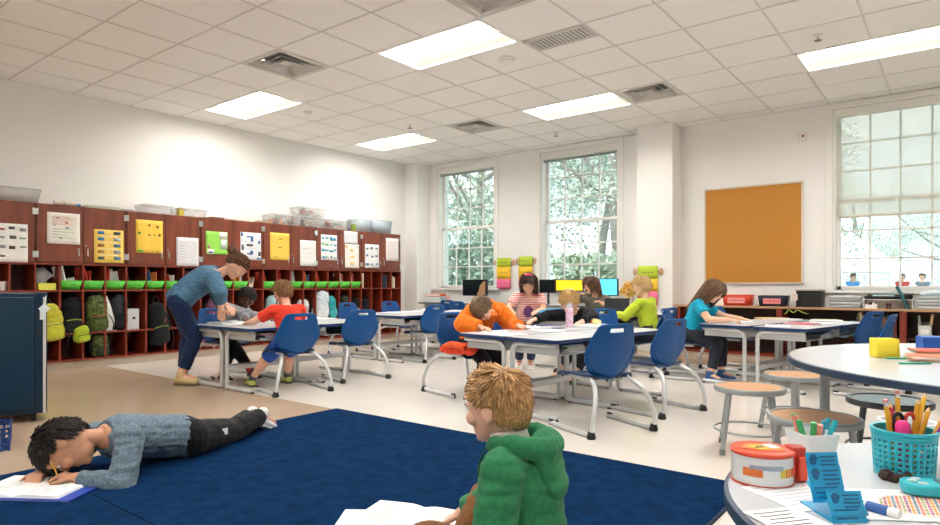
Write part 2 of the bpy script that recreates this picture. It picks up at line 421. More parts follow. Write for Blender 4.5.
# ------------------------------------------------------------------ furniture
def spline(pts, n=5):
    pts = [V(p) for p in pts]; P = [pts[0]*2 - pts[1]] + pts + [pts[-1]*2 - pts[-2]]; out = []
    for i in range(1, len(P) - 2):
        a, b, c, d = P[i-1], P[i], P[i+1], P[i+2]
        for k in range(n):
            t = k / n; out.append(.5*((2*b) + (c - a)*t + (2*a - 5*b + 4*c - d)*t*t + (3*b - a - 3*c + d)*t**3))
    out.append(pts[-1]); return out
def interp(tab, t):
    for (a, x), (b, y) in zip(tab, tab[1:]):
        if t <= b: s = (t - a) / (b - a); s = s*s*(3 - 2*s)*.5 + s*.5; return x + (y - x)*s
    return tab[-1][1]
def face(fx, fy): return math.atan2(-fx, fy)
def make_chair(label):
    t = thing('student_chair', label, 'chair', group='blue plastic student chairs')
    nu, nv = 22, 26; m = MB(); prof = [(0, .055), (.05, .105), (.17, .16), (.34, .196), (.48, .204), (.75, .172), (1, .142)]
    def bk(a, b):
        w = interp(prof, b); z = .335 + .36*b
        z -= .022*abs(a)**7*b**6
        y = -.165 - .06*b - .02*b*b + .05*a*a*(1 - .45*b)
        return V((a*w, y, z))
    vs = [bk(-1 + 2*i/nu, j/nv) for j in range(nv+1) for i in range(nu+1)]
    fs = []
    for j in range(nv):
        for i in range(nu):
            if 7 <= i < 15 and j in (22, 23): continue
            fs.append((j*(nu+1)+i, j*(nu+1)+i+1, (j+1)*(nu+1)+i+1, (j+1)*(nu+1)+i))
    m.add(vs, fs); bo = m.build('backrest', chairb, t, solid=.009, smooth=60)
    r = MB(); pts = [bk(a, b) + V((0, -.006, 0)) for a, b in [(-.9, .55), (-.86, .38), (-.78, .24), (-.6, .13), (-.3, .075), (0, .065), (.3, .075), (.6, .13), (.78, .24), (.86, .38), (.9, .55)]]
    r.tube(spline(pts, 3), .0062, 6).build('rim_ridge', chairb, bo)
    m = MB(); n2 = 16
    def st(a, b):
        w = interp([(0, .15), (.3, .182), (.7, .188), (1, .165)], b)
        z = .362 - .016*(1 - a*a)*(1 - (b - .5)**2) - (.03*((b - .78)/.22)**2 if b > .78 else 0) + (.02*(1 - b/.12) if b < .12 else 0)*0
        return V((a*w, -.172 + .375*b, z))
    m.add([st(-1 + 2*i/n2, j/n2) for j in range(n2+1) for i in range(n2+1)], [(j*(n2+1)+i, j*(n2+1)+i+1, (j+1)*(n2+1)+i+1, (j+1)*(n2+1)+i) for j in range(n2) for i in range(n2)])
    m.build('seat', seatb, t, solid=.01, smooth=60)
    for s in (-1, 1):
        p = spline([(s*.12, .1, .338), (s*.125, -.05, .338), (s*.15, -.17, .328), (s*.2, -.265, .255), (s*.24, -.3, .13), (s*.25, -.295, .05), (s*.25, -.25, .02), (s*.25, -.15, .016), (s*.25, .17, .016)], 5)
        leg = MB().tube(p, .0158, 10).build('leg_frame', steel, t)
        MB().lathe([(.012, 0), (.027, .0), (.029, .014), (.02, .044), (.015, .048)], (s*.25, -.288, 0), 12).build('rear_glide', blackp, leg)
        g = MB(); g.cyl((s*.25 - .008, .16, .016), (s*.25 + .008, .16, .016), .0165, n=14).box(s*.25, .15, .03, .02, .045, .018)
        g.build('front_glide', blackp, leg, bevel=.003)
    b = MB(); b.box(0, .03, .337, .24, .06, .014).box(0, -.1, .335, .25, .03, .016)
    b.build('seat_bracket', blackp, t, bevel=.003)
    return t
CH = [  # x, y, facing, label
 (-4.74, 3.45, (-.97, .24), 'blue plastic chair the boy in the red shirt sits on'),
 (-4.87, 4.29, (-.97, .24), 'empty blue plastic chair right of the boy in red'),
 (-5.97, 3.53, (1, .1), 'blue plastic chair under the dark-haired child in grey behind the left desks'),
 (-5.33, 5.88, (-1, .1), 'empty blue chair seen from its side at the middle-left desks'),
 (-6.42, 5.75, (1, 0), 'blue chair between the middle-left desks and the cubbies, left one of the pair'),
 (-6.42, 6.55, (1, -.05), 'blue chair between the middle-left desks and the cubbies, right one of the pair'),
 (-6.42, 7.86, (.05, 1), 'far blue chair at the computer counter, left of its neighbour below the dark monitor'),
 (-5.86, 7.42, (.1, 1), 'far blue chair behind the child in the orange hoodie, facing the windows'),
 (-3.40, 4.30, (.96, -.25), 'dark blue chair with an orange jacket on its seat'),
 (-3.33, 5.02, (1, -.12), 'empty blue chair between the orange hoodie child and the girl in stripes'),
 (-2.93, 5.78, (-.05, -1), 'blue chair under the blond child lying over the desk in a black jacket'),
 (-1.93, 3.83, (-.905, .43), 'empty blue plastic chair nearest the camera, right of the boy in the green hoodie'),
 (-1.86, 4.62, (-.964, .264), 'empty blue chair just right of the nearest blue chair, second at the centre desks'),
 (-2.68, 6.70, (-1, .08), 'blue chair behind the blond boy in the lime shirt'),
 (-3.95, 7.86, (.15, -1), 'blue chair under the child in the taupe jacket by the screens'),
 (-2.20, 6.42, (1, .1), 'blue chair the girl in the turquoise shirt sits on'),
 (-1.97, 7.36, (1, -.15), 'blue chair behind the turquoise-shirted girl by the red bin'),
 (-.82, 7.02, (-.92, .42), 'dark blue chair in front of the low bookcase below the right window, broad left one'),
 (-.66, 6.38, (-1, .1), 'dark blue chair turned edge-on next to the broad one under the right window'),
]
ch0 = make_chair(CH[0][3])
for i, (x, y, f, lab) in enumerate(CH):
    if i == 0: ch0.location = (x, y, 0); ch0.rotation_euler.z = face(*f)
    else: dup(ch0, (x, y, 0), face(*f), lab)
DZ = .566
def make_desk(label):
    t = thing('student_desk', label, 'desk', group='white topped student desks')
    top = MB().prism([(x, y) for x, y in rrect(.76, .48, .03)], DZ - .026, DZ - .001).build('tabletop', navy, t)
    MB().prism([(x, y) for x, y in rrect(.745, .465, .025)], DZ - .002, DZ).build('laminate_surface', lamin, top)
    b = MB(); bm_ = mat('desk_tray_grey', '#c3c6c9', 0.45, 0.2)
    b.bb(-.31, .31, -.2, .19, .452, .458); b.bb(-.314, -.308, -.2, .19, .452, .54); b.bb(.308, .314, -.2, .19, .452, .54); b.bb(-.31, .31, .184, .19, .452, .54)
    b.build('book_box', bm_, t)
    for s in (-1, 1):
        p = [(s*.335, -.2, .524)] + arc((s*.335, .125, .444), (0, 0, .08), (0, .08, 0), 0, PI/2, 6) + arc((s*.335, .175, .045), (0, .03, 0), (0, 0, -.027), 0, PI/2, 5) + [(s*.335, -.2, .018)]
        leg = MB().tube(p, .0185, 10).build('leg', steel, t)
        for y in (-.19, .17):
            MB().lathe([(.018, 0), (.02, .004), (.014, .02)], (s*.335, y, 0), 12).build('glide', blackp, leg)
    MB().box(0, .2, .19, .655, .022, .04).build('cross_bar', steel, t, bevel=.004)
    return t
DG = [((-5.26, 3.83), 0, .245, ['left desks, front one at the red-shirted boy', 'left desks, front one where the teacher leans', 'left desks, far one before the empty blue chair', 'left desks, far one nearest the cubbies']),
      ((-5.72, 6.16), 0, .245, ['middle-left desks, front one on the right by the side-on chair', 'middle-left desks, front one on the left', 'middle-left desks, far one on the right', 'middle-left desks, far one on the left']),
      ((-2.53, 4.52), -.122, .245, ['centre desks, front right one under the nearest empty chair', 'centre desks, front left one by the orange hoodie', 'centre desks, back right one holding the water bottle', 'centre desks, back left one beside the girl in stripes']),
      ((-3.43, 6.95), -.03, .245, ['desks under the middle window, front right one before the lime-shirted boy', 'desks under the middle window, front left one', 'desks under the middle window, back right one with the laptop', 'desks under the middle window, back left one']),
      ((-1.36, 6.80), -.2, .265, ['right desks below the cork board, front right one', 'right desks, front left one at the turquoise girl', 'right desks below the cork board, back right one', 'right desks below the cork board, back left one'])]
dk0 = None
DESK = {}
for g, ((cx, cy), rz, off, labs) in enumerate(DG):
    for k, (sx, sy) in enumerate(((1, -1), (-1, -1), (1, 1), (-1, 1))):
        p = Matrix.Rotation(rz, 3, 'Z') @ V((sx*off, sy*.384, 0)) + V((cx, cy, 0))
        r = rz + (PI/2 if sx > 0 else -PI/2)
        lab = 'student desk in the ' + labs[k]
        if dk0 is None: dk0 = make_desk(lab); dk0.location = p; dk0.rotation_euler.z = r
        else: dup(dk0, p, r, lab)
        DESK[(g, k)] = (p, r)
# ------------------------------------------------------------------ stools and round tables
greym = mat('grey_enamel', '#9fa6a9', 0.36, 0.3)
tanw = mat('hardboard_seat', '#c2936c', 0.5, var=0.06, vscale=20)
def stool(x, y, label, top=tanw, rz=0, h=.37, fr=greym):
    t = thing('stool', label, 'stool', (x, y, 0), rz, 'round metal stools')
    MB().lathe([(.17, h - .03), (.186, h - .03), (.19, h - .024), (.19, h - .006), (.186, h), (.174, h), (.171, h - .006)], n=40, close=True).build('seat_rim', fr, t)
    MB().lathe([(.001, h - .012), (.172, h - .012), (.172, h - .004), (.001, h - .004)], n=40).build('seat', top, t)
    for k in range(4):
        a = PI/4 + k*PI/2; d = V((math.cos(a), math.sin(a), 0))
        leg = MB().cyl(d*.15 + V((0, 0, h - .02)), d*.205 + V((0, 0, .02)), .0138, n=12).build('leg', fr, t)
        MB().cyl(d*.2035 + V((0, 0, .03)), d*.207, .0165, n=12).build('foot', mat('grey_rubber', '#6f7577', .6), leg)
    MB().tube([V((.188*math.cos(2*PI*i/36), .188*math.sin(2*PI*i/36), .125)) for i in range(37)], .0065, 8).build('foot_ring', fr, t)
    return t
stool(-.943, 3.79, 'grey metal stool with tan seat, leftmost of the stools', rz=.3)
stool(-.836, 4.48, 'grey metal stool with tan seat behind the leftmost stool', rz=.9)
stool(-.505, 3.11, 'grey metal stool with tan seat right behind the white pen cup', rz=.5)
stool(-.28, 3.80, 'grey metal stool with shiny black seat under the large round table', top=mat('black_gloss_seat', '#101317', 0.22, spec=.35), rz=.1, fr=mat('dark_enamel', '#55595c', 0.35, 0.5))
def round_table(x, y, r, z, label, legr, a0):
    t = thing('round_table', label, 'table', (x, y, 0))
    top = MB().lathe([(.001, z - .03), (r - .004, z - .03), (r, z - .026), (r, z - .004), (r - .004, z - .001), (.001, z - .001)], n=72).build('tabletop', mat('slate_edge', '#2a3f57', 0.4), t)
    MB().lathe([(.001, z - .002), (r - .008, z - .002), (r - .008, z), (.001, z)], n=72).build('laminate_surface', laminr, top)
    for k in range(4):
        a = a0 + k*PI/2; px, py = legr*math.cos(a), legr*math.sin(a)
        leg = MB().cyl((px, py, .03), (px, py, z - .03), .022, n=14).build('leg', greym, t)
        MB().cyl((px, py, .012), (px, py, .14), .026, n=14).build('sleeve', chrome, leg)
        MB().lathe([(.022, 0), (.022, .006), (.012, .014)], (px, py, 0), 12).build('glide', darkp, leg)
    q = MB()
    for k in range(2):
        a = a0 + k*PI/2; q.box(0, 0, z - .045, 2*legr, .03, .03, rz=a)
    q.build('apron', greym, t)
    return t
RT = V((0.7880, 0.6157, 0))
round_table(.32, 3.34, .96, .63, 'large white round table with dark edge, sticky-note cube on it', .83, 3.07)
round_table(.138, 1.409, .52, .56, 'white round table in the front corner with the turquoise pencil basket', .36, 2.9)
# ------------------------------------------------------------------ cabinets along the left wall
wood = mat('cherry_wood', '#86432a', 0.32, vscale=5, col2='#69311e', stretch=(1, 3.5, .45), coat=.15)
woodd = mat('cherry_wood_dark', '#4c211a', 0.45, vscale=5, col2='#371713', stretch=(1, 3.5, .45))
woode = mat('cherry_edge', '#82321f', 0.4)
UY = [1.492 + .926*i for i in range(7)]
XF = -7.78
UL = ['cut off by the left edge of the picture', 'with orange and green handwriting on its left poster', 'with a yellow poster and a plain white sheet on its doors', 'with a green poster and a blue picture chart on its doors', 'with a plain yellow poster and a blank white sheet on its doors', 'with three white posters on its doors', 'at the far right end beside the corner pier']
UC = ['cabinet cut off by the left edge of the picture', 'cabinet with the orange and green handwriting poster', 'cabinet with the picture-less yellow poster and grey-white sheet', 'cabinet with the lime green poster', 'cabinet with the orange motif yellow poster', 'cabinet with three white posters', 'last cabinet beside the corner pier']
for k, y in enumerate(UY):
    t = thing('wall_cabinet', 'upper wood cabinet ' + UL[k], 'cabinet', (XF, y + .463, 1.18), 0, 'red wood cabinets along the left wall')
    MB().bb(-.4, -.022, -.461, .461, 0, .64).build('body', wood, t)
    for s in (-1, 1):
        d = MB().bb(-.02, 0, min(s*.004, s*.452), max(s*.004, s*.452), .012, .634).build('door', wood, t, bevel=.002)
        MB().box(.006, s*.045, .125, .012, .014, .085).build('handle', chrome, d, bevel=.003)
        for z in (.09, .55): MB().box(.003, s*.449, z, .008, .03, .07).build('hinge', chrome, d, bevel=.002)
    MB().cyl((0, .03, .2), (.004, .03, .2), .008).build('lock', chrome, t)
    c = thing('cubby_unit', 'cubby unit below the ' + UC[k], 'cubby', (XF, y + .463, 0), 0, 'cubby units under the upper cabinets')
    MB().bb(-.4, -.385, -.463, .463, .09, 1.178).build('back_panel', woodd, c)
    for i in range(5):
        yy = -.463 + .2315*i; w = .009 if 0 < i < 4 else .008
        MB().bb(-.385, 0, yy - w + (w if i == 0 else 0), yy + w - (w if i == 4 else 0), .09, 1.178).build('divider', woode, c)
    for z, nm in ((.09, 'bottom_shelf'), (.385, 'middle_shelf'), (.865, 'top_shelf'), (1.16, 'crown_rail')):
        MB().bb(-.385, -.001, -.462, .462, z, z + .018).build(nm, woode, c)
    MB().bb(-.36, -.03, -.463, .463, 0, .09).build('toe_kick', basem, c)
    for i in range(4):
        yy = -.463 + .2315*(i + .5)
        h = MB(); h.tube([(-.385, yy, .74), (-.36, yy, .735), (-.345, yy - .03, .75), (-.34, yy - .04, .775)], .004, 6); h.tube([(-.36, yy, .735), (-.345, yy + .03, .75), (-.34, yy + .04, .775)], .004, 6); h.tube([(-.36, yy, .735), (-.335, yy, .70), (-.325, yy, .72)], .004, 6)
        h.build('coat_hook', steel, c)
def cubY(i): return 2.418 + .2315*(i + .5)      # cubby i counted from the second unit
# posters -----------------------------------------------------------
def poster(x0, x1, y0, y1, label, base, marks, curl=.008):
    a = at_x(x0, y1, XF + .004); b = at_x(x1, y1, XF + .004); zt = (at_x(x0, y0, XF).z + at_x(x1, y0 + (x1 - x0)*.06, XF).z)/2
    w, h = b.y - a.y, zt - (a.z + b.z)/2
    t = MB(); n = 8
    def s(u, v): return V((.003 + curl*(1 - v)**2*(.4 + .6*math.sin(u*PI)) + .002*math.sin(u*7), u*w, v*h))
    t.add([s(i/n, j/n) for j in range(n+1) for i in range(n+1)], [(j*(n+1)+i, j*(n+1)+i+1, (j+1)*(n+1)+i+1, (j+1)*(n+1)+i) for j in range(n) for i in range(n)])
    mats = [paint(base, .7)]
    for (u0, u1, v0, v1, c) in marks:
        mm = paint(c, .7)
        if mm not in mats: mats.append(mm)
        t.mi = mats.index(mm)
        t.quad(*[s(u, v) + V((.0025, 0, 0)) for u, v in ((u0, v0), (u1, v0), (u1, v1), (u0, v1))])
    o = t.build('poster', mats, None, loc=(XF, a.y, (a.z + b.z)/2), solid=.001)
    return tag(o, label, 'poster')
def scatter(n, cols, w=.14, h=.06, seed=0, rows=None):
    r = random.Random(seed); out = []
    for i in range(n):
        if rows: gx, gy = i % rows[0], i // rows[0]; u = (gx + .5)/rows[0] + r.uniform(-.03, .03); v = 1 - (gy + .5)/rows[1] + r.uniform(-.03, .03)
        else: u, v = r.uniform(.12, .88), r.uniform(.1, .9)
        a, b = w*r.uniform(.6, 1.2)/2, h*r.uniform(.6, 1.3)/2
        out.append((max(.04, u-a), min(.96, u+a), max(.04, v-b), min(.96, v+b), r.choice(cols)))
    return out
lines = lambda c, n, v0=.15, v1=.85, u0=.15, u1=.85, s=1: [(u0, u1 - random.Random(s+i).uniform(0, .25), v0 + (v1-v0)*i/n, v0 + (v1-v0)*i/n + .018, c) for i in range(n)]
poster(-14, 27.8, 222, 262, 'white poster with small pictures at the left edge of the picture', '#e9e9e6', scatter(14, ['#5a3a30', '#a04848', '#7ea284', '#454545', '#8a8f95'], .16, .07, 3, (4, 4)))
poster(47, 80, 212, 244, 'white poster with orange and green handwriting, left of the picture', '#e9e6df', lines('#e8a789', 5, .62, .92) + lines('#9fc2a0', 4, .2, .55) + scatter(6, ['#9aa7b0', '#7fae8f', '#d28a8a'], .1, .05, 5))
poster(94, 123.5, 229, 263, 'yellow poster with two columns of small blue pictures', '#f1cf63', [(.12, .34, .86 - .19*i, .95 - .19*i, c) for i, c in enumerate(('#2f78b0', '#3f86a8', '#9a6a3a', '#a3804a', '#4d5f57'))] + [(.66, .9, .86 - .19*i, .95 - .19*i, c) for i, c in enumerate(('#3c4b5a', '#b9c2c9', '#3f74a0', '#8a99a5', '#4a86b5'))] + [(.2, .8, .79 - .19*i, .815 - .19*i, '#f6ecc4') for i in range(4)])
poster(135.8, 162.8, 219.5, 253, 'bright yellow poster with a few tiny dark drawings', '#f0c84a', [(.46, .53, .82, .88, '#4d4630'), (.76, .84, .78, .84, '#55523a'), (.08, .17, .56, .64, '#3d9a3d'), (.45, .55, .53, .57, '#4a5a35'), (.84, .92, .52, .6, '#46362a'), (.66, .71, .53, .58, '#8a9a55'), (.06, .26, .02, .09, '#52a84a'), (.76, .83, .03, .07, '#a0963c')])
poster(176.5, 198.5, 237, 266, 'plain pale grey-white sheet on the cabinet above the teacher', '#dfe0e4', lines('#ccced3', 8, .1, .9))
poster(206, 227.5, 231, 254.5, 'lime green poster with black and white patterned corner strips', '#8fd455', [(.62, .98, .68, .98, '#dfe3dd'), (.68, .96, .24, .66, '#cdd6cf'), (.74, .88, .8, .92, '#39413c'), (.78, .93, .56, .64, '#2f3633'), (.72, .86, .42, .5, '#39413c'), (.8, .94, .28, .36, '#2c3330'), (.05, .36, .02, .22, '#e3e6e8'), (.08, .2, .26, .4, '#b28a80'), (.12, .3, .05, .12, '#50606e')])
poster(240.5, 261, 232, 260, 'white chart with blue and black picture blocks', '#e4e8ee', [(.02, .12, .85, .99, '#2d5d9d'), (.3, .62, .82, .87, '#3f6fae'), (.5, .62, .68, .84, '#3f6fae'), (.28, .6, .5, .58, '#3c3f48'), (.05, .15, .35, .55, '#4d5663'), (.3, .58, .2, .26, '#6c89b5'), (.46, .6, .2, .34, '#2f62a5'), (.86, .96, .6, .72, '#5d83ba'), (.86, .98, .15, .32, '#555c68'), (.1, .3, .02, .07, '#4c7ab5'), (.78, .98, .03, .09, '#4c7ab5'), (.1, .8, .66, .67, '#b9c6da'), (.1, .8, .42, .43, '#b9c6da')])
poster(270, 289.5, 232.5, 260, 'yellow poster with a small orange and black motif', '#f2cb55', [(.45, .62, .76, .8, '#d98b3a'), (.42, .6, .46, .49, '#5a5648'), (.2, .4, .1, .13, '#d7a63e'), (.1, .16, .62, .65, '#d8a94a'), (.25, .75, .62, .63, '#dcb348')])
poster(300, 316, 240, 266, 'blank white sheet right of the yellow poster above the red-shirted boy', '#ecebe8', lines('#d9d8d4', 4))
poster(321, 337, 234.5, 260, 'white poster with blue and teal pictures', '#eceef0', scatter(16, ['#5fa7c4', '#3d6f96', '#8ab8a0', '#777d84', '#4b91a9'], .2, .08, 9, (4, 4)) + [(.55, .92, .78, .88, '#4d93bb')])
poster(344, 357.5, 231, 243.5, 'small pale sheet above the white sheet with yellow spots', '#dfe2e6', lines('#c3c8cf', 4))
poster(345, 359, 243.8, 268, 'white sheet with yellow spots below the small pale sheet', '#edeae2', [(.35, .6, .7, .78, '#ecc75a'), (.4, .62, .42, .5, '#eec766'), (.35, .6, .14, .22, '#e9c35a'), (.03, .2, .85, .95, '#efc14a'), (.8, .95, .88, .97, '#d9dcda')])
poster(365, 379, 244, 268, 'white sheet with small grey pictures near the right end of the cabinets', '#e9eaec', scatter(9, ['#5c6672', '#7c858f', '#3f6f9c', '#4f4f55'], .2, .08, 4, (3, 3)))
poster(386, 398.5, 238, 261, 'white sheet with faint pink writing on the last cabinet door', '#efe9e7', lines('#e3bdb8', 7, .1, .9))
# green bins and their folders --------------------------------------
binm = mat('green_bin_plastic', '#5ecb48', 0.4)
def tapered_tray(m, w, d, h, f=.8, th=.004):
    def ring(s, z): return [V((-d/2*s if i in (0, 3) else d/2*s, -w/2*s if i < 2 else w/2*s, z)) for i in range(4)]
    a, b = ring(f, 0), ring(1, h)
    m.add(a, [(0, 1, 2, 3)])
    for i in range(4): m.quad(a[i], a[(i+1) % 4], b[(i+1) % 4], b[i])
    return m
def make_bin(lab):
    t = thing('cubby_bin', lab, 'bin', group='green bins in the cubbies')
    tapered_tray(MB(), .205, .29, .1).build('tub', binm, t, solid=.004)
    r = MB(); pts = [V((sx*.145, sy*.1025, .1)) for sx, sy in ((-1, -1), (1, -1), (1, 1), (-1, 1), (-1, -1))]
    r.tube(pts, .006, 8).build('rim', binm, t)
    MB().box(.136, 0, .06, .004, .09, .04).build('label_holder', mat('green_bin_label', '#4fb83c', 0.4), t)
    return t
BINS = {1: 'white folder', 2: 'two red folders', 3: 'red and white folders', 4: 'a red folder and a purple pouch', 5: 'a blue and orange book', 6: 'red and white papers', 7: 'a brown folder', 8: 'an orange folder', 9: 'a red folder', 10: 'yellow and orange books', 12: 'a red folder', 13: 'a wide red folder', 14: 'grey papers', 15: 'an orange and blue folder', 16: 'a red folder', 17: 'nothing visible', 18: 'white and red papers', 19: 'white and red striped papers'}
ORD = ['first', 'second', 'third', 'fourth', 'fifth', 'sixth', 'seventh', 'eighth', 'ninth', 'tenth', 'eleventh', 'twelfth', 'thirteenth', 'fourteenth', 'fifteenth', 'sixteenth', 'seventeenth', 'eighteenth']
b0 = None
for n, i in enumerate(BINS):
    lab = 'green plastic bin in the cubbies, %s of the row from the left' % ORD[n]
    p = (XF - .14, cubY(i), .883)
    if b0 is None: b0 = make_bin(lab); b0.location = p
    else: dup(b0, p, 0, lab)
FOLD = {1: [('#e6e8ea', -.04, .24, .25, .16), ('#dfe6ea', .05, .12, .1, .15)], 2: [('#b8322c', -.05, .24, .4, .16), ('#c93f2f', 0, .2, -.5, .16)], 3: [('#c8362f', -.05, .24, -.45, .16), ('#e7e6e4', -.005, .22, -.4, .15), ('#dadcdf', .06, .19, .15, .14)],
        4: [('#8e2f35', -.06, .22, .1, .16)], 5: [('#2e5f97', -.03, .2, .15, .17), ('#e0803a', .05, .19, -.25, .15)], 6: [('#b5382f', -.03, .17, .3, .15), ('#e8e6e4', .04, .16, -.4, .15)], 7: [('#6d4034', .0, .2, .2, .15)], 8: [('#d8783a', -.01, .21, -.3, .15)],
        9: [('#c2332f', 0, .22, .5, .2)], 10: [('#e4b23c', -.03, .22, -.3, .16), ('#d9702f', .03, .22, -.35, .15), ('#e9ebee', .06, .18, -.3, .12)], 12: [('#c53a2e', -.04, .22, .45, .17)], 13: [('#c22d2b', 0, .23, -.1, .2)], 14: [('#c5cbd2', 0, .23, .1, .2)],
        15: [('#d5642f', -.02, .22, .3, .15), ('#3a5f8d', .04, .18, 0, .12)], 16: [('#d3412f', -.02, .21, .5, .17)], 18: [('#e9e8e6', -.03, .22, .35, .15), ('#c9463c', .03, .2, -.2, .14)], 19: [('#e5e3e2', -.02, .24, -.5, .18), ('#d0605c', .03, .22, -.35, .15), ('#e9e8e8', .05, .2, -.9, .16)]}
CN = {'#e': 'white', '#d': 'pale', '#b': 'red', '#c': 'red', '#8': 'maroon', '#2': 'blue', '#6': 'brown', '#3': 'blue'}
def folder(col, loc, w, h, tilt, label, th=.018, name='folder', cat='folder', ytilt=.12, group='folders in the cubbies'):
    t = thing(name, label, cat, loc, .62, group)
    M4 = Matrix.Rotation(tilt, 4, 'X') @ Matrix.Rotation(-ytilt, 4, 'Y')
    MB().bb(-w*.75/1, 0, -th/2, th/2, 0, h).xf(M4).build('cover', paint(col, .5), t)
    MB().bb(-w*.75 + .004, -.002, -th/2 + .002, th/2 - .002, h - .0015, h + .0015).xf(M4).build('page_edges', paperw, t)
    return t
CNAME = {'#e6e8ea': 'white', '#dfe6ea': 'short pale', '#b8322c': 'dark red', '#c93f2f': 'bright red', '#c8362f': 'red', '#e7e6e4': 'white', '#dadcdf': 'light grey', '#8e2f35': 'maroon', '#2e5f97': 'blue', '#e0803a': 'orange', '#b5382f': 'red', '#e8e6e4': 'white', '#6d4034': 'brown', '#d8783a': 'orange', '#c2332f': 'red', '#e4b23c': 'yellow', '#d9702f': 'orange', '#e9ebee': 'white', '#c53a2e': 'red', '#c22d2b': 'wide red', '#c5cbd2': 'grey', '#d5642f': 'orange', '#3a5f8d': 'blue', '#d3412f': 'red', '#e9e8e6': 'white', '#c9463c': 'red', '#e5e3e2': 'white', '#d0605c': 'pink-red', '#e9e8e8': 'short white'}
for n, i in enumerate(BINS):
    for col, dy, h, tilt, w in FOLD.get(i, []):
        y0 = dy - .0*tilt
        folder(col, (XF - .05, cubY(i) + max(-.065, min(.065, dy + tilt*.06)), .89), w, h*1.12, max(-.33, min(.33, tilt*.6)), '%s folder standing in the %s green bin from the left' % (CNAME[col], ORD[n]))
t = thing('pencil_pouch', 'purple zip pouch lying in the fifth green bin area beside a maroon folder', 'pouch', (XF - .07, cubY(4) + .045, .95))
t['label'] = 'purple pouch sticking out of the fourth green bin from the left'
MB().ball((0, 0, 0), (.06, .035, .04)).build('pouch_body', cloth('#5d3a86'), t); MB().tube([(-.05, 0, .036), (0, 0, .042), (.05, 0, .036)], .004, 6).build('zipper', steel, t)
# loose things in the other cubbies
t = thing('paper_box', 'yellow-green tissue box in a cubby beside the green bins', 'box', (XF - .1, cubY(0), .883))
MB().bb(-.08, .085, -.085, .085, 0, .075).build('carton', paint('#d9dd58'), t, bevel=.004); MB().bb(-.02, .02, -.05, .05, .074, .077).build('opening', paint('#8d9140'), t)
t = thing('loose_papers', 'crumpled pale blue-grey papers standing behind the yellow-green box', 'papers', (XF - .22, cubY(0), .883))
q = MB(); q.add([(-.02, -.1, 0), (.0, .06, 0), (.03, -.1, .24), (.05, .02, .25), (.08, .1, .16), (.06, .03, .1)], [(0, 1, 5, 2), (2, 5, 4, 3)]); q.build('front_sheet', paint('#cfd5df', .7), t, solid=.002)
q = MB(); q.add([(-.05, -.07, 0), (-.04, .08, 0), (-.03, .07, .2), (-.05, -.06, .22)], [(0, 1, 2, 3)]); q.build('back_sheet', paint('#d8c44a', .7), t, solid=.002)
def upright(i, cols, name, hs):
    for k, c in enumerate(cols):
        t = thing('book', '%s book standing in a far cubby without a bin, right part of the row' % name[k], 'book', (XF - .03, cubY(i) - .05 + .035*k, .883), 0, 'books standing in the far cubbies')
        MB().bb(-.17, 0, -.014, .014, 0, hs[k]).build('cover', paint(c), t, bevel=.002); MB().bb(-.165, -.004, -.011, .011, hs[k] - .001, hs[k] + .0015).build('page_edges', paperw, t)
upright(20, ['#e8dcc0'], ['cream'], [.24]); upright(22, ['#22304a', '#1d2533', '#2e3d58'], ['navy', 'black', 'dark blue'], [.22, .21, .22]); upright(23, ['#d9c9a6', '#e6dec8'], ['tan', 'pale cream'], [.2, .18])
folder('#d9b48a', (XF - .04, cubY(11) - .03, .886), .16, .22, -.75, 'tan folder leaning in the cubby without a bin above the red-shirted boy'); folder('#ded9cf', (XF - .02, cubY(11) - .06, .886), .16, .2, -.85, 'off-white folder leaning beside a tan one in the cubby without a bin')
t = thing('paper_cup', 'white paper cup in the cubby at the left edge of the picture', 'cup', (XF - .08, 2.15, .883)); MB().lathe([(.03, 0), (.04, .09), (.037, .09), (.028, .004)], n=16).build('cup_body', paperw, t); MB().lathe([(.0405, .088), (.042, .091), (.0405, .094), (.038, .091)], n=16, close=True).build('rim', paperw, t)
# bins along the cabinet top -------------------------------------------
def clear_mat(name, c, a): return mat(name, c, 0.2, alpha=a)
clr = clear_mat('clear_plastic', '#e6e9ea', .22); clrl = clear_mat('clear_lid', '#eef0f0', .55)
def tote(u0, u1, v0, v1, label, fill=None, lid=True, z0=1.822, x=-7.98, dep=.26, matl=None, seed=1, lidm=None):
    a, b = at_x(u0, v1, XF), at_x(u1, v1, XF); w = b.y - a.y; h = max(.05, ((v1 - v0)/FPX)*((a - CAM).dot(FW) + (b - CAM).dot(FW))/2 * 1.0)
    t = thing('storage_tote', label, 'storage box', (x, (a.y + b.y)/2, z0), 0)
    tapered_tray(MB(), w, dep, h, .88).build('tub', matl or clr, t, solid=.003)
    if fill:
        r = random.Random(seed); n = 0
        for k in range(26):
            c = r.choice(fill); q = MB(); s = r.uniform(.018, .034)
            px = r.uniform(-dep*.36, dep*.36); py = r.uniform(-w*.37, w*.37); pz = r.uniform(.03, max(.035, h - .03))
            q.box(px, py, pz, s*1.6, s*2, s, mtx=Matrix.Rotation(r.uniform(0, 3), 3, V((r.random(), r.random(), r.random())).normalized()))
            q.build('toy_piece', paint(c), t)
    if lid:
        MB().prism([(y, x_) for x_, y in rrect(w*1.02, dep*1.04, .02)], h, h + .014).build('lid', lidm or clrl, t, bevel=.003)
    else:
        pts = [V((sx*dep/2, sy*w/2, h)) for sx, sy in ((-1, -1), (1, -1), (1, 1), (-1, 1), (-1, -1))]; MB().tube(pts, .006, 6).build('rim', matl or clrl, t)
    return h
grey_t = clear_mat('frosted_plastic', '#d2d1cc', .6)
tote(-20, 44, 186, 200, 'frosted translucent storage box at the left end of the cabinet tops', None, False, matl=grey_t)
tote(147, 177, 206, 214, 'small clear storage box on the cabinet top above the plain grey-white sheet', None, True)
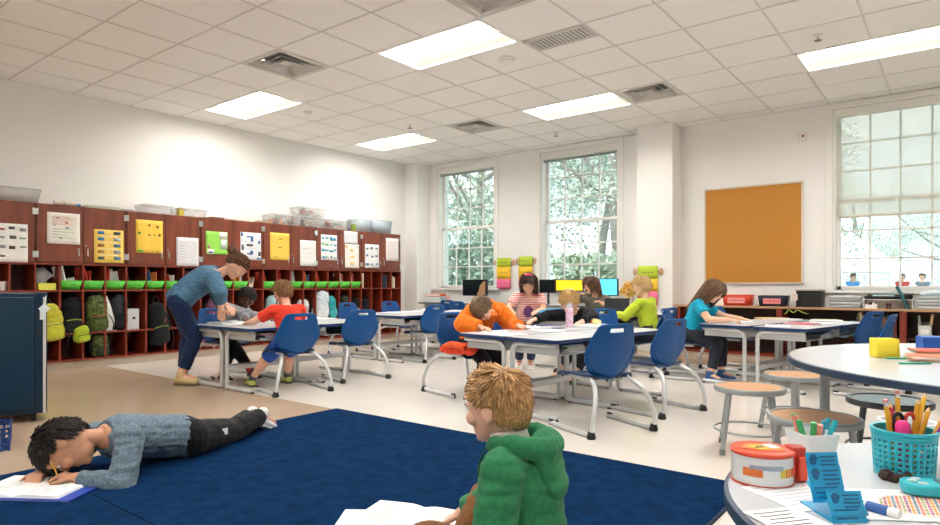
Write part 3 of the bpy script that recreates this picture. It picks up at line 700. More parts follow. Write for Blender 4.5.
tote(183, 210, 208.5, 216, 'small clear box beside a yellow tin on the cabinet top', None, True)
mix = ['#b4463c', '#d9893f', '#6e8f4e', '#3f6f8f', '#e0d9cc', '#7d4a3a']
hh = tote(275, 305, 214, 223.5, 'clear box full of colourful toys on the cabinet tops', mix, True, seed=3)
hb = tote(307, 328.5, 217, 226.5, 'clear box below another clear box on the cabinet tops', ['#d8cdb2', '#e4ddc8', '#b9a983'], True, seed=4)
tote(303, 329, 207.5, 216, 'clear box of red and white pieces stacked on top of another box', ['#c4564c', '#e6e0da', '#8d8a90'], True, z0=1.822 + hb + .016, seed=5)
tote(331, 351, 219, 228, 'clear box of orange, teal and tan pieces on the cabinet tops', ['#c98558', '#5f9aa8', '#d5c9b4'], True, seed=6)
tote(359, 375, 218, 230, 'pale blue-grey box with yellow content near the right end of the cabinet tops', ['#e0b83c', '#c9d3dc'], True, seed=8, matl=clear_mat('blue_clear', '#c5d3dc', .6))
tote(377, 395, 219, 231.5, 'bluish box at the right end of the cabinet tops', None, True, matl=clear_mat('blue_clear2', '#bccbd8', .75))
p = at_x(353.5, 228, -7.9); t = thing('tin', 'small yellow-green tin between boxes on the cabinet top', 'tin', (-7.9, p.y, 1.822)); MB().cyl((0, 0, 0), (0, 0, .12), .045).build('can', paint('#8aa046'), t); MB().cyl((0, 0, .12), (0, 0, .128), .047).build('lid', paint('#c9c9b8'), t)
p = at_x(180.5, 214, -7.86); t = thing('tin', 'yellow tin at the left end of a small clear box', 'tin', (-7.86, p.y - .005, 1.822)); MB().bb(-.04, .04, -.03, .03, 0, .08).build('can', paint('#c8b23c'), t, bevel=.004); MB().bb(-.042, .042, -.032, .032, .08, .088).build('lid', paint('#7d7a3c'), t)
for (u0, u1, c, lab, h) in ((54, 76, '#d9d3c6', 'rolled cream paper lying on the cabinet top at left', .05), (72, 84, '#3d7fb0', 'short blue rolled chart on the cabinet top at left', .045)):
    a, b = at_x(u0, 200, -7.86), at_x(u1, 200, -7.86); x = -7.86 if c[1] == 'd' else -7.96
    t = thing('paper_roll', lab, 'paper roll', (x, a.y, 1.822 + h/2)); L = b.y - a.y
    MB().lathe([(h/2, 0), (h/2, L), (h/2 - .006, L), (h/2 - .006, 0)], n=18, close=True).xf(Matrix.Rotation(-PI/2, 4, 'X')).build('sheet', paint(c, .7), t)
    MB().cyl((0, L*.4, 0), (0, L*.45, 0), h/2 + .002).build('band', paint('#b5a58a'), t)
for (u0, u1, lab, c, h) in ((86, 122, 'flat pile of green-edged papers on the cabinet top', '#c9d2c0', .03), (122, 136, 'thin grey board lying on the cabinet top', '#a9b4b4', .02), (211, 226, 'short brown board lying on the cabinet top above the green poster', '#7d5a48', .022), (226, 256, 'long white board lying flat on the cabinet top', '#e6e4de', .02), (257, 274, 'tan board lying on the cabinet top left of the toy box', '#b99a78', .02)):
    a, b = at_x(u0, 205, XF), at_x(u1, 205, XF); t = thing('flat_board', lab, 'board', (-7.95, (a.y + b.y)/2, 1.822)); w = b.y - a.y
    MB().bb(-.16, .13, -w/2, w/2, 0, h*.55).build('lower_sheet', paint(c, .7), t); MB().box(.0, .01, h*.775, .27, w*.93, h*.45, rz=.05).build('upper_sheet', paint(c, .65), t)
# backpacks and coats in the cubbies ---------------------------------------
def backpack(i, z, w, h, d, c1, c2, label, dx=-.03, rz=0, c3=None, name='backpack', strap='#1c1f22'):
    t = thing(name, label, 'backpack', (XF - .12 + dx, cubY(i) if i == int(i) else 2.418 + .2315*(i + .5), z), rz)
    f1, f2 = (c1 if not isinstance(c1, str) else cloth(c1)), (c2 if not isinstance(c2, str) else cloth(c2))
    m = MB(); R = []
    for k, (zz, s) in enumerate(((0, .75), (.03, .95), (.2, 1.02), (.5, 1.0), (.75, .92), (.9, .75), (.98, .5), (1, .2))):
        R.append((V((-.01*math.sin(zz*3), 0, zz*h)), V((d/2*s, 0, 0)), V((0, w/2*s, 0))))
    body = remesh(m.loft(R, 20), 'pack_body', f1, t, .011, 3, .016, 9, int(i*7))
    m = MB(); R = []
    for zz, s in ((.06, .6), (.09, .85), (.25, .95), (.42, .85), (.5, .5)): R.append((V((d*.42, 0, zz*h)), V((d*.2*s, 0, 0)), V((0, w*.4*s, 0))))
    pk = remesh(m.loft(R, 16), 'front_pocket', f2, t, .009, 2, .008, 12, int(i*5))
    MB().tube([(d*.5, -w*.33, h*.44), (d*.6, 0, h*.47), (d*.5, w*.33, h*.44)], .004, 6).build('zipper', cloth(c3 or '#2b2f33'), pk)
    MB().tube(spline([(0, -.03, h*.97), (-.01, -.03, h*1.1), (-.02, 0, h*1.16), (-.01, .03, h*1.1), (0, .03, h*.97)], 4), .008, 8).build('handle_loop', cloth(strap), t)
    MB().tube(spline([(d*.2, w*.4, h*.5), (d*.42, w*.55, h*.2), (d*.36, w*.5, -.02), (d*.3, w*.42, -.1)], 4), .006, 6).build('loose_strap', cloth(strap), t)
    t.rotation_euler.x = random.Random(int(i*10)).uniform(-.16, .16); t.rotation_euler.y = .1
    for s in (-1, 1): MB().tube(spline([(-d*.4, s*w*.2, h*.93), (-d*.3, s*w*.52, h*.75), (-d*.1, s*w*.58, h*.4), (-d*.35, s*w*.4, h*.08)], 4), .013, 8).build('strap', cloth(strap), t)
    return t
camo = mat('green_camouflage_cloth', '#6b7a3a', 0.9, vscale=28, col2='#22301c')
backpack(0.25, .34, 0.270, 0.399, .2, '#b9b63c', '#c3c73f', 'lime yellow backpack hanging beside the dark blue cart', dx=.06, c3='#3f5f6f')
backpack(1.15, .36, 0.259, 0.441, .19, '#17191c', '#23262a', 'black backpack with lime lining right of the lime yellow one', dx=.0, c3='#a9c52e')
p = backpack(1.5, .30, 0.173, 0.189, .12, '#a9bf35', '#b5c63a', 'lime lunch bag lying against the black backpack', dx=.1)
backpack(2.35, .41, 0.248, 0.420, .18, camo, camo, 'green camouflage backpack hanging in a cubby', dx=.03, c3='#b44a2e')
backpack(2.45, .112, 0.184, 0.263, .15, camo, '#33402a', 'small green camouflage bag in the bottom cubby below its matching backpack', dx=.02)
backpack(3.35, .41, 0.216, 0.420, .17, '#33383b', '#1d2022', 'black and grey backpack right of the camouflage one', dx=.0)
backpack(5.4, .20, 0.259, 0.525, .18, '#14171a', '#1b1f22', 'tall black backpack with green trim right behind the teacher', dx=.03, c3='#7fae3a')
backpack(8.6, .41, 0.216, 0.357, .16, '#7a4c66', '#c2557f', 'pink and plum backpack in the cubby behind the teacher', dx=.0)
backpack(12.5, .41, 0.216, 0.378, .17, '#9fc4c9', '#4aa3a5', 'pale teal backpack behind the boy in red', dx=.02)
backpack(14.6, .41, 0.216, 0.315, .16, '#c9cdcf', '#e2e4e6', 'small pale grey backpack right of the red-shirted boy', dx=.02)
backpack(16.0, .41, 0.281, 0.441, .2, '#c5d0d8', '#dfe5ea', 'large silvery white backpack in the right cubbies', dx=.04, c3='#8fb2c4')
backpack(17.0, .41, 0.216, 0.357, .18, '#2c99a0', '#48b0b2', 'teal backpack right of the silvery white one', dx=.03)
backpack(18.2, .41, 0.194, 0.357, .17, '#2f3426', '#41472f', 'dark olive backpack right of the teal one', dx=.0)
backpack(19.2, .41, 0.194, 0.315, .16, '#15171a', '#c9a86a', 'black backpack with a tan pocket in the right cubbies', dx=.0)
backpack(20.1, .41, 0.173, 0.294, .16, '#1e2226', '#17191b', 'plain black bag at the right end of the backpacks', dx=.0)
t = thing('white_jacket', 'white jacket sleeve hanging between two backpacks', 'jacket', (XF - .05, cubY(3) - .06, .41), 0)
MB().loft([(V((0, .0, 0)), V((.03, 0, 0)), V((0, .05, 0))), (V((.0, .01, .1)), V((.035, 0, 0)), V((0, .06, 0))), (V((0, -.01, .28)), V((.025, 0, 0)), V((0, .035, 0))), (V((-.02, -.03, .4)), V((.015, 0, 0)), V((0, .02, 0)))], 14).build('sleeve', cloth('#dadcda'), t)
MB().loft([(V((.01, .03, -.02)), V((.03, 0, 0)), V((0, .02, 0))), (V((.01, .03, .0)), V((.035, 0, 0)), V((0, .055, 0)))], 12).build('cuff', cloth('#b9bcbb'), t)
t = thing('document_box', 'pale grey magazine box standing in a cubby shelf', 'box', (XF - .12, cubY(4) - .02, .403), 0)
MB().bb(-.1, .1, -.075, .06, 0, .25).build('carton', paint('#c4c6cb'), t, bevel=.004); MB().cyl((.1, .0, .14), (.103, 0, .14), .018).build('finger_hole', darkp, t)
t = thing('sweater', 'pink sweater bundled on the cubby floor behind the teacher', 'sweater', (XF - .08, cubY(8), .11), 0)
MB().ball((0, 0, .06), (.1, .09, .06)).ball((.05, .06, .05), (.06, .05, .04)).build('folded_body', cloth('#d98aa0'), t); MB().tube(spline([(.08, -.05, .05), (.14, -.02, .06), (.17, .03, .02)], 4), .025, 8).build('sleeve', cloth('#e3a0b2'), t)
# ------------------------------------------------------------------ rolling cart at the left
cartm = mat('dark_teal_metal', '#0a2b42', 0.35, 0.3)
t = thing('storage_cart', 'dark blue metal storage cart at the left edge of the picture', 'cart', (-4.99, 1.62, 0), math.atan2(-.24, -.12) + PI/2)
# local +X runs along the face to the left, local -Y... the face looks along -Y
L = 1.0
rot = math.atan2(.96, .30)
t.rotation_euler.z = rot
MB().bb(-L, 0, 0, .5, .06, .888).build('body', cartm, t, bevel=.008)
MB().bb(-L + .03, -.075, -.014, .0, .10, .86).build('door', mat('dark_teal_door', '#0b3149', 0.3, 0.3), t, bevel=.004)
MB().bb(-.072, .0, -.008, 0, .06, .888).build('front_stile', cartm, t, bevel=.003)
for z in (.76, .62): MB().cyl((-.045, -.008, z), (-.045, -.014, z), .012).build('lock', blackp, t)
for z in (.82, .77): MB().cyl((-.012, -.008, z), (-.012, -.012, z), .006).build('rivet', chrome, t)
MB().bb(-.024, -.006, -.02, -.006, .06, .86).build('edge_trim', steel, t, bevel=.003)
for x in (-.08, -L + .08):
    for y in (.06, .44): MB().cyl((x - .015, y, .03), (x + .015, y, .03), .03).bb(x - .02, x + .02, y - .02, y + .02, .045, .062).build('caster', blackp, t)
o = thing('luggage_tag', 'white card tag hanging on the corner of the dark blue cart', 'tag', (-4.985, 1.612, .80), rot)
MB().box(-.01, -.024, -.02, .05, .003, .05, mtx=Matrix.Rotation(.78, 3, 'Y')).box(-.02, -.0215, -.06, .03, .002, .07).build('card', paint('#d8e2e8'), o)
MB().tube([(-.01, -.02, .01), (-.002, -.022, .05), (0, -.022, .07)], .002, 6).build('string', paperw, o)
o = thing('plastic_crate', 'blue perforated plastic basket on the floor at the left edge', 'basket', (-4.46, 1.10, 0), rot)
crate = mat('crate_blue', '#163e7c', 0.4)
m = MB(); w, h = .30, .13
for k in range(10):
    for s in (-1, 1):
        x = -w/2 + w*k/9; m.box(x, s*w/2, h/2, .01, .006, h); m.box(s*w/2, x, h/2, .006, .01, h)
for z in (.01, .04, .07, .1, .125):
    for s in (-1, 1): m.box(0, s*w/2, z, w, .008, .012); m.box(s*w/2, 0, z, .008, w, .012)
m.build('lattice', crate, o); MB().box(0, 0, .008, w, w, .01).build('base', crate, o)
# ------------------------------------------------------------------ computer counter and low bookcases
ctop = mat('counter_grey', '#6f757a', 0.4)
t = thing('computer_counter', 'long grey counter under the left and middle windows', 'counter', (-5.6, 8.5, 0))
MB().bb(-1.95, 1.95, -.33, .34, .6, .63).build('worktop', ctop, t, bevel=.004)
for x in (-1.85, -.62, .62, 1.85): MB().bb(x - .02, x + .02, -.28, .32, 0, .6).build('support_panel', whitep, t)
MB().bb(-1.85, 1.85, .3, .32, .15, .58).build('modesty_panel', whitep, t)
topw = mat('maple_top', '#c9a888', 0.4, var=.08, vscale=6, stretch=(.3, 3, 1))
t = thing('long_counter_top', 'long light wood top on the low bookcases below the cork board', 'counter', (-1.0, 8.42, .645))
MB().bb(-2.05, 2.4, -.01, .445, 0, .025).build('worktop', topw, t, bevel=.003); MB().bb(-2.05, 2.4, -.013, -.009, .001, .024).build('edge_strip', mat('maple_edge', '#b58f6c', .5), t)
BL = ['left one behind the turquoise-shirted girl', 'middle one with lime and teal bins', 'right one under the right window']
for k in range(3):
    x = -3.01 + 1.258*k
    c = thing('low_bookcase', 'low red-brown open bookcase, ' + BL[k], 'bookcase', (x, 8.42, 0))
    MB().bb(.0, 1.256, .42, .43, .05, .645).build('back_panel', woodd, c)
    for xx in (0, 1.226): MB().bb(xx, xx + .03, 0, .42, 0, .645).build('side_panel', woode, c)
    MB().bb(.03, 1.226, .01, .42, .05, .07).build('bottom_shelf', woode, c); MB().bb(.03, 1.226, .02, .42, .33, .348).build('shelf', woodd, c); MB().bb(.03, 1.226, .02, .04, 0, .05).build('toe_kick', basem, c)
# things inside the bookcases
r = random.Random(11)
def bk_label(c): return c
BK = [(-.95, '#3aa0a0', 'teal bin', .1), (-.84, '#8fae3c', 'lime bin', .1), (-.30, '#cfd6d6', 'pale grey bin', .12), (-1.25, '#a9b83c', 'dotted lime bin', .2)]
for x, c, nm, w in BK:
    t = thing('book_bin', '%s on the low bookcase shelf under the right window' % nm, 'bin', (x, 8.5, .348), 0)
    MB().bb(-w/2, w/2, -.06, .2, 0, .006).bb(-w/2, -w/2 + .004, -.06, .2, 0, .17).bb(w/2 - .004, w/2, -.06, .2, 0, .17).bb(-w/2, w/2, -.06, -.056, 0, .15).bb(-w/2, w/2, .196, .2, 0, .17).build('tub', paint(c), t)
    if 'dotted' in nm:
        for a in range(5):
            for b in range(3): MB().cyl((-w/2 + .025 + a*.037, -.0605, .03 + b*.045), (-w/2 + .025 + a*.037, -.062, .03 + b*.045), .011).build('dot', paint('#c24b36'), t)
    else: MB().box(0, -.061, .08, w*.6, .002, .05).build('label_card', paperw, t)
for k, (x, c, h, lab) in enumerate([(-.88, '#e2c9a0', .27, 'tan book standing in the lime bin'), (-.27, '#d8b98c', .26, 'tan book leaning in the pale grey bin'), (-.33, '#8c9a8c', .24, 'grey-green book standing in the pale grey bin'), (-.96, '#7a7f66', .25, 'olive book standing in the teal bin')]):
    t = thing('book', lab, 'book', (x, 8.53, .356), 0); M4 = Matrix.Rotation(.15 if k % 2 else -.1, 4, 'Y')
    MB().bb(-.012, .012, -.04, .12, 0, h).xf(M4).build('cover', paint(c), t); MB().bb(-.009, .009, -.036, .122, h - .001, h + .001).xf(M4).build('page_edges', paperw, t)
for i in range(9):
    x = -.70 + .026*i if i < 6 else .02 + .03*(i - 6); c = ['#5d3a2c', '#a9683a', '#33443c', '#c9b48a', '#4c5a66', '#7d3a30', '#4a3c32', '#b0653c', '#35525a'][i]; h = .2 + .02*(i % 3)
    t = thing('book', '%s book, %s of the row in the low bookcase past the dark chairs' % (['dark brown', 'orange-brown', 'dark green', 'sand', 'slate', 'rust', 'umber', 'copper', 'teal'][i], ORD[i]), 'book', (x, 8.52, .348), 0, 'books in the low bookcase')
    MB().bb(-.011, .011, -.02, .14, 0, h).build('cover', paint(c), t); MB().bb(-.008, .008, -.018, .142, h - .001, h + .0012).build('page_edges', paperw, t)
# things on the low bookcase top
def px_box(u0, u1, v0, v1, y, z):      # size and place of a box whose front stands at depth y on height z
    a, b = at_y(u0, v1, y), at_y(u1, v1, y); top = at_y((u0 + u1)/2, v0, y).z
    return (a.x + b.x)/2, b.x - a.x, top - z
for (u0, u1, v0, v1, c, lc, lab) in ((722.5, 750, 295.2, 305, '#d8442f', '#ef9c98', 'red plastic bin with a pink name label under the cork board'), (758, 786, 296, 306, '#1b2436', '#f08f94', 'navy plastic bin with a pink name label under the cork board')):
    x, w, h = px_box(u0, u1, v0, v1, 8.5, .67); t = thing('caddy_bin', lab, 'bin', (x, 8.62, .67))
    m = MB(); tapered_tray(m, w, .24, h, .9).xf(Matrix.Rotation(PI/2, 4, 'Z')).build('tub', paint(c), t, solid=.004)
    pts = [V((sx*w/2, sy*.12, h)) for sx, sy in ((-1, -1), (1, -1), (1, 1), (-1, 1), (-1, -1))]; MB().tube(pts, .005, 6).build('rim', paint(c), t)
    g = MB(); g.box(0, -.122, h*.5, w*.62, .003, h*.5, mtx=Matrix.Rotation(-.05, 3, 'X')); lb = g.build('label_card', paint(lc), t)
    q = MB()
    for k in range(7): q.box(-w*.24 + w*.08*k, -.1245, h*.5, w*.045, .001, h*(.12 if k % 2 else .2))
    q.build('handwriting', paint('#b5505a'), lb)
x, w, h = px_box(795, 822, 289, 306, 8.46, .67); t = thing('file_box', 'black file box with a pale lid under the right of the cork board', 'box', (x, 8.6, .67))
MB().bb(-w/2 + .01, w/2 - .01, -.14, .14, 0, h - .02).build('tub', blackp, t, bevel=.006); MB().bb(-w/2 - .005, w/2 + .005, -.15, .15, h - .02, h).build('lid', paint('#bfbab0'), t, bevel=.004)
MB().box(-w/2 + .0, -.148, h*.55, .06, .004, .08).build('tag_card', paint('#d9c9c4'), t); MB().box(w*.15, -.143, h*.7, .12, .012, .02).build('handle', darkp, t, bevel=.003)
def tray_stack(u0, u1, n, lab, cols, y=8.62, zz=.67, th=.036, dep=.3):
    a, b = at_y(u0, 305, 8.48), at_y(u1, 305, 8.48); x, w = (a.x + b.x)/2, b.x - a.x
    for k in range(n):
        t = thing('paper_tray', lab % ORD[k], 'tray', (x + .006*math.sin(k*2.3), y, zz + k*th), 0, 'stacked trays on the low bookcase')
        m = MB(); tapered_tray(m, w, dep, th*.92, .95).xf(Matrix.Rotation(PI/2, 4, 'Z')).build('tray_shell', cols[k % len(cols)], t, solid=.003)
        MB().box(0, 0, th*.35, w*.86, dep*.86, th*.3).build('paper', paint('#e3e6e8', .7), t)
ct = clear_mat('tray_plastic', '#c9d3d9', .75); ct2 = clear_mat('tray_plastic_white', '#e2e6e8', .85)
tray_stack(829, 860, 4, 'pale plastic tray, %s from the bottom of the stack right of the black file box', [ct, ct2])
tray_stack(917, 955, 4, 'pale plastic tray, %s from the bottom of the stack at the right edge', [ct2, ct])
t = thing('desk_organiser', 'low white organiser box under the black tray of papers', 'organiser', (-.52, 8.64, .67)); a, b = at_y(863, 305, 8.5), at_y(913, 305, 8.5); w = b.x - a.x; t.location.x = (a.x + b.x)/2
MB().bb(-w/2, w/2, .06, .16, 0, .1).bb(-w/2, -w/2 + .01, -.12, .06, 0, .1).bb(w/2 - .01, w/2, -.12, .06, 0, .1).build('box_shell', whitep, t); MB().bb(-w/2, w/2, -.12, .16, .1, .108).build('top_board', whitep, t)
o = thing('black_tray', 'shallow black tray holding papers on the white organiser', 'tray', (t.location.x, 8.64, .778)); tapered_tray(MB(), w*.97, .24, .03, .95).xf(Matrix.Rotation(PI/2, 4, 'Z')).build('tray_shell', blackp, o, solid=.004); MB().bb(-w*.46, w*.46, .115, .121, .02, .045).build('back_lip', blackp, o)
for dx, ww, c, lab, rz in ((-.13, .17, '#8c7a60', 'tan notebook lying in the black tray', .1), (.05, .2, '#dfe3e8', 'white papers lying in the black tray', -.1), (-.05, .22, '#3f9a96', 'teal folder on top in the black tray', .05), (.16, .1, '#25282c', 'black pouch at the right end of the black tray', .2)):
    q = thing('tray_paper', lab, 'papers', (t.location.x + dx, 8.64, .786 + (.022 if c[1] == '3' else 0)), rz); MB().bb(-ww/2, ww/2, -.09, .09, 0, .02).build('sheets', paint(c), q); MB().bb(-ww/2 + .01, ww/2 - .01, -.091, -.088, .004, .014).build('page_edges', paperw, q)
p = at_y(888.5, 308, 8.45); t = thing('small_cup', 'small plum cup with white dots on the low bookcase', 'cup', (p.x, 8.47, .67)); MB().lathe([(.022, 0), (.032, .06), (.03, .06), (.02, .003)], n=54).build('cup_body', paint('#4a2236'), t)
for k in range(6): MB().ball((.028*math.sin(k*1.05), -.0285*math.cos(k*1.05), .02 + .02*(k % 2)), .005, nu=8, nv=6).build('dot', whitep, t)
p = at_y(871, 308, 8.45); t = thing('supply_box', 'small white box of supplies left of the plum cup', 'box', (p.x, 8.47, .67)); MB().bb(-.06, .06, -.03, .03, 0, .045).build('carton', whitep, t, bevel=.003)
for k in range(3): MB().box(-.02 + .02*k, 0, .055, .012, .02, .03, rz=k).build('supply_piece', paint(['#2b5a7a', '#222222', '#d9d9d9'][k]), t)
a, b = at_y(898, 286, 8.44), at_y(910, 308, 8.44); t = thing('book', 'tall teal book leaning on the low bookcase top', 'book', (b.x, 8.41, .67)); h = (V((a.x - b.x, 0, a.z - .67))).length; M4 = Matrix.Rotation(math.atan2(a.x - b.x, a.z - .67), 4, 'Y')
t.location.y = 8.455
MB().bb(-.028, 0, -.02, .15, 0, h).xf(M4).build('cover', paint('#1f5f66'), t); MB().bb(-.023, -.005, -.018, .148, h - .001, h + .002).bb(-.0285, -.028, .0, .03, .02, h*.9).xf(M4).build('page_edges', paint('#b05a55'), t)
t = thing('folded_cloth', 'pale blue crumpled wrap on top of the right tray stack', 'cloth', (at_y(934, 300, 8.6).x, 8.62, .818)); MB().ball((0, 0, .03), (.14, .1, .035)).ball((.08, .02, .05), (.08, .06, .03)).build('wrap', cloth('#cfdde4'), t); MB().ball((-.09, -.05, .02), (.04, .04, .02)).build('corner', cloth('#e2eaee'), t)
# ------------------------------------------------------------------ monitors, laptop, flowers
def screen(u0, u1, v0, v1, y, label, scr, yaw=0, name='computer_monitor', extras=None, zc=.63):
    a, b = at_y(u0, v1, y), at_y(u1, v1, y); x, w, z0, z1 = (a.x + b.x)/2, b.x - a.x, b.z, at_y((u0+u1)/2, v0, y).z
    t = thing(name, label, 'monitor', (x, y, zc), yaw); h0, h1 = z0 - zc, z1 - zc
    MB().bb(-w/2, w/2, -.012, .03, h0, h1).build('housing', blackp, t, bevel=.006)
    MB().bb(-w/2 + .012, w/2 - .012, -.0145, -.012, h0 + .016, h1 - .012).build('screen', scr, t)
    if extras:
        for e in extras: extras and e(t, w, h0, h1)
    MB().cyl((0, .03, .012), (0, .03, max(.03, h0 + .02)), .018).bb(-.02, .02, .0, .05, h0 + .01, h0 + .06).build('neck', darkp, t)
    MB().lathe([(.1, 0), (.1, .008), (.03, .016)], (0, .03, 0), 24).build('foot', darkp, t)
    return t
dscr = mat('dark_screen', '#0c0f14', 0.12, emit='#10141c', estr=.3)
def tanshape(t, w, h0, h1):
    q = MB(); q.prism([(w*.10, -(h1-h0)*.42), (w*.45, -(h1-h0)*.42), (w*.45, (h1-h0)*.40), (w*.36, (h1-h0)*.36), (w*.22, (h1-h0)*.1), (w*.2, -(h1-h0)*.15)], 0, .001)
    q.xf(Matrix.Translation((0, -.015, (h0 + h1)/2)) @ Matrix.Rotation(PI/2, 4, 'X')).build('screen_picture', mat('screen_tan', '#8a6a48', .4, emit='#8a6a48', estr=.25), t)
screen(463, 487, 279.5, 296, 8.42, 'dark computer monitor in front of the left window', dscr, extras=[tanshape])
screen(539.5, 555.5, 279.5, 293, 8.42, 'black computer monitor between the two windows behind the girl in stripes', dscr)
yel = mat('yellow_screen', '#d9a81e', 0.3, emit='#e8b21c', estr=.8, col2='#b88a18', vscale=40)
screen(555.8, 583.5, 279.5, 291.5, 8.46, 'monitor showing a yellow flower picture', yel)
screen(597.5, 618, 278.5, 296, 8.40, 'monitor with a bright blue screen under the middle window', mat('blue_screen', '#49b4e6', 0.3, emit='#49b4e6', estr=1.0, col2='#2f8fd0', vscale=3))
for u, lab in ((475, 'white keyboard in front of the dark monitor below the left window'), (562, 'pale keyboard in front of the yellow-screened monitor'), (609, 'pale keyboard before the blue-screened monitor')):
    p = at_z(u, 301, .632); t = thing('keyboard', lab, 'keyboard', (p.x*8.27/p.y, 8.27, .63)); MB().bb(-.19, .19, -.06, .06, 0, .014).build('case', whitep, t, bevel=.004)
    q = MB()
    for i in range(14):
        for j in range(4): q.box(-.17 + .026*i, -.04 + .027*j, .0165, .02, .02, .005)
    q.build('keys', paint('#d4d7da'), t)
t = thing('book_pile', 'stack', 'book'); bpy.data.objects.remove(t)
for k, (c, w, lab) in enumerate((('#e8e6df', .36, 'white box lid at the bottom of the pile on the counter by the left window'), ('#9cc4c0', .34, 'pale teal folder in the pile on the counter by the left window'), ('#e2592f', .3, 'orange folder on top of the pile by the left window'))):
    p = at_y(435.5, 300, 8.4); t = thing('folder', lab, 'folder', (p.x, 8.42, .63 + .05*k), .1*k); MB().bb(-w/2, w/2, -.12, .12, 0, .045).build('cover', paint(c), t, bevel=.006); MB().bb(-w/2 + .01, w/2 - .01, -.122, -.118, .01, .036).build('page_edges', paperw, t)
p = at_y(447, 300, 8.35); t = thing('small_cup', 'pale pink cup right of the orange folder on the far counter', 'cup', (p.x, 8.38, .63)); MB().lathe([(.035, 0), (.045, .13), (.042, .13), (.03, .004)], n=54).build('cup_body', paint('#e6b0a8'), t); MB().lathe([(.0455, .125), (.048, .13), (.0455, .135), (.042, .13)], n=54, close=True).build('rim', paperw, t)
# laptop on the desks under the window
p = V((-3.42, 7.36, DZ)); t = thing('laptop', 'open dark laptop on the desks in front of the blue-screened monitor', 'laptop', (p.x, p.y, DZ), .55)
MB().bb(-.15, .15, -.1, .1, 0, .016).build('keyboard_deck', mat('laptop_grey', '#3a3d42', .4), t, bevel=.004)
MB().bb(-.15, .15, -.004, .004, 0, .2).xf(Matrix.Translation((0, -.1, .014)) @ Matrix.Rotation(.25, 4, 'X')).build('lid', mat('laptop_lid', '#24272c', .35), t, bevel=.004)
# sunflowers
p = at_y(630, 296, 8.35); t = thing('sunflower_vase', 'bunch of yellow sunflowers in a vase left of the pier', 'flowers', (p.x, 8.38, .63))
MB().lathe([(.035, 0), (.055, .05), (.05, .1), (.035, .14), (.04, .16), (.034, .16), (.03, .1), (.04, .05), (.001, .01)], n=60).build('vase', paint('#d8d2c2'), t)
r = random.Random(4)
for k, (dx, dz, dy) in enumerate(((-.08, .2, -.05), (.0, .24, -.07), (.07, .2, -.05), (-.04, .29, -.02), (.05, .29, -.03), (.1, .26, 0), (-.1, .26, 0), (0, .17, -.09), (-.13, .22, -.03), (.13, .21, -.02), (0, .32, .0), (-.09, .31, .02))):
    c = V((dx, dy, dz)); n = V((dx*1.5, -.22, dz - .2)).normalized()
    MB().tube(spline([(0, 0, .15), (dx*.5, dy*.5, dz*.6 + .06), c], 4), .005, 6).build('stem', paint('#4a7a34'), t)
    m = MB(); a = n.orthogonal().normalized(); b = n.cross(a)
    for j in range(24):
        tt = 2*PI*j/24 + .1*k; d = a*math.cos(tt) + b*math.sin(tt); e = a*math.cos(tt + .34) + b*math.sin(tt + .34)
        m.add([c + d*.018, c + (d + e).normalized()*.02 + n*.004, c + (d + e).normalized()*.085 - n*.004, c + e*.018], [(0, 1, 2), (1, 3, 2)])
    fl = m.build('flower', paint('#f2b90c'), t); MB().ball(c + n*.002, (.012, .012, .012), nu=10, nv=8).build('flower_centre', paint('#6b4a1c'), fl)
# wall charts hung from dowels
def chart(u0, u1, v0, v1, v2, v3, y, label):
    a, b = at_y(u0, v3, y), at_y(u1, v3, y); w = b.x - a.x; cx = (a.x + b.x)/2; z = [at_y((u0+u1)/2, v, y).z for v in (v0, v1, v2, v3)]
    t = thing('wall_chart', label, 'chart', (cx, y, z[0]))
    MB().cyl((-w/2 - .05, -.012, -.08), (w/2 + .05, -.012, -.08), .011).build('dowel', paint('#c79a72'), t)
    for s in (-1, 1): MB().ball((s*(w/2 + .045), -.014, -.08), (.03, .013, .055)).build('clip', paint('#c9a07c'), t)
    for k, (c, nm) in enumerate((('#b7cf34', 'green_sheet'), ('#f6c62e', 'yellow_sheet'), ('#ef6f97', 'pink_sheet'))):
        q = MB(); n = 6; z0, z1 = z[k+1] - z[0], z[k] - z[0]
        q.add([(-w/2 + w*i/n, -.026 - .004*math.sin(PI*j/3) - .002*k, z0 + (z1 - z0)*j/3) for j in range(4) for i in range(n+1)], [(j*(n+1)+i, j*(n+1)+i+1, (j+1)*(n+1)+i+1, (j+1)*(n+1)+i) for j in range(3) for i in range(n)])
        s = q.build(nm, paint(c, .7), t, solid=.0015)
        if k < 2:
            q = MB()
            for i in range(6): q.box(-w*.25 + w*.1*i, -.034 - .002*k, (z0 + z1)/2, w*.06, .001, .012 + .008*(i % 2))
            q.build('handwriting', paint('#7d7a2e' if k == 0 else '#a58428'), s)
chart(497.8, 511.6, 258, 267, 279, 289, YB - .004, 'green, yellow and pink wall chart between the windows, left of the two')
chart(519.7, 533.5, 256.5, 266.5, 278, 287, YB - .004, 'green, yellow and pink wall chart between the windows, right of the two')
chart(638.5, 658.5, 266, 279, 291.5, 305, 8.5 - .004, 'green, yellow and pink wall chart on the white pier behind the lime-shirted boy')
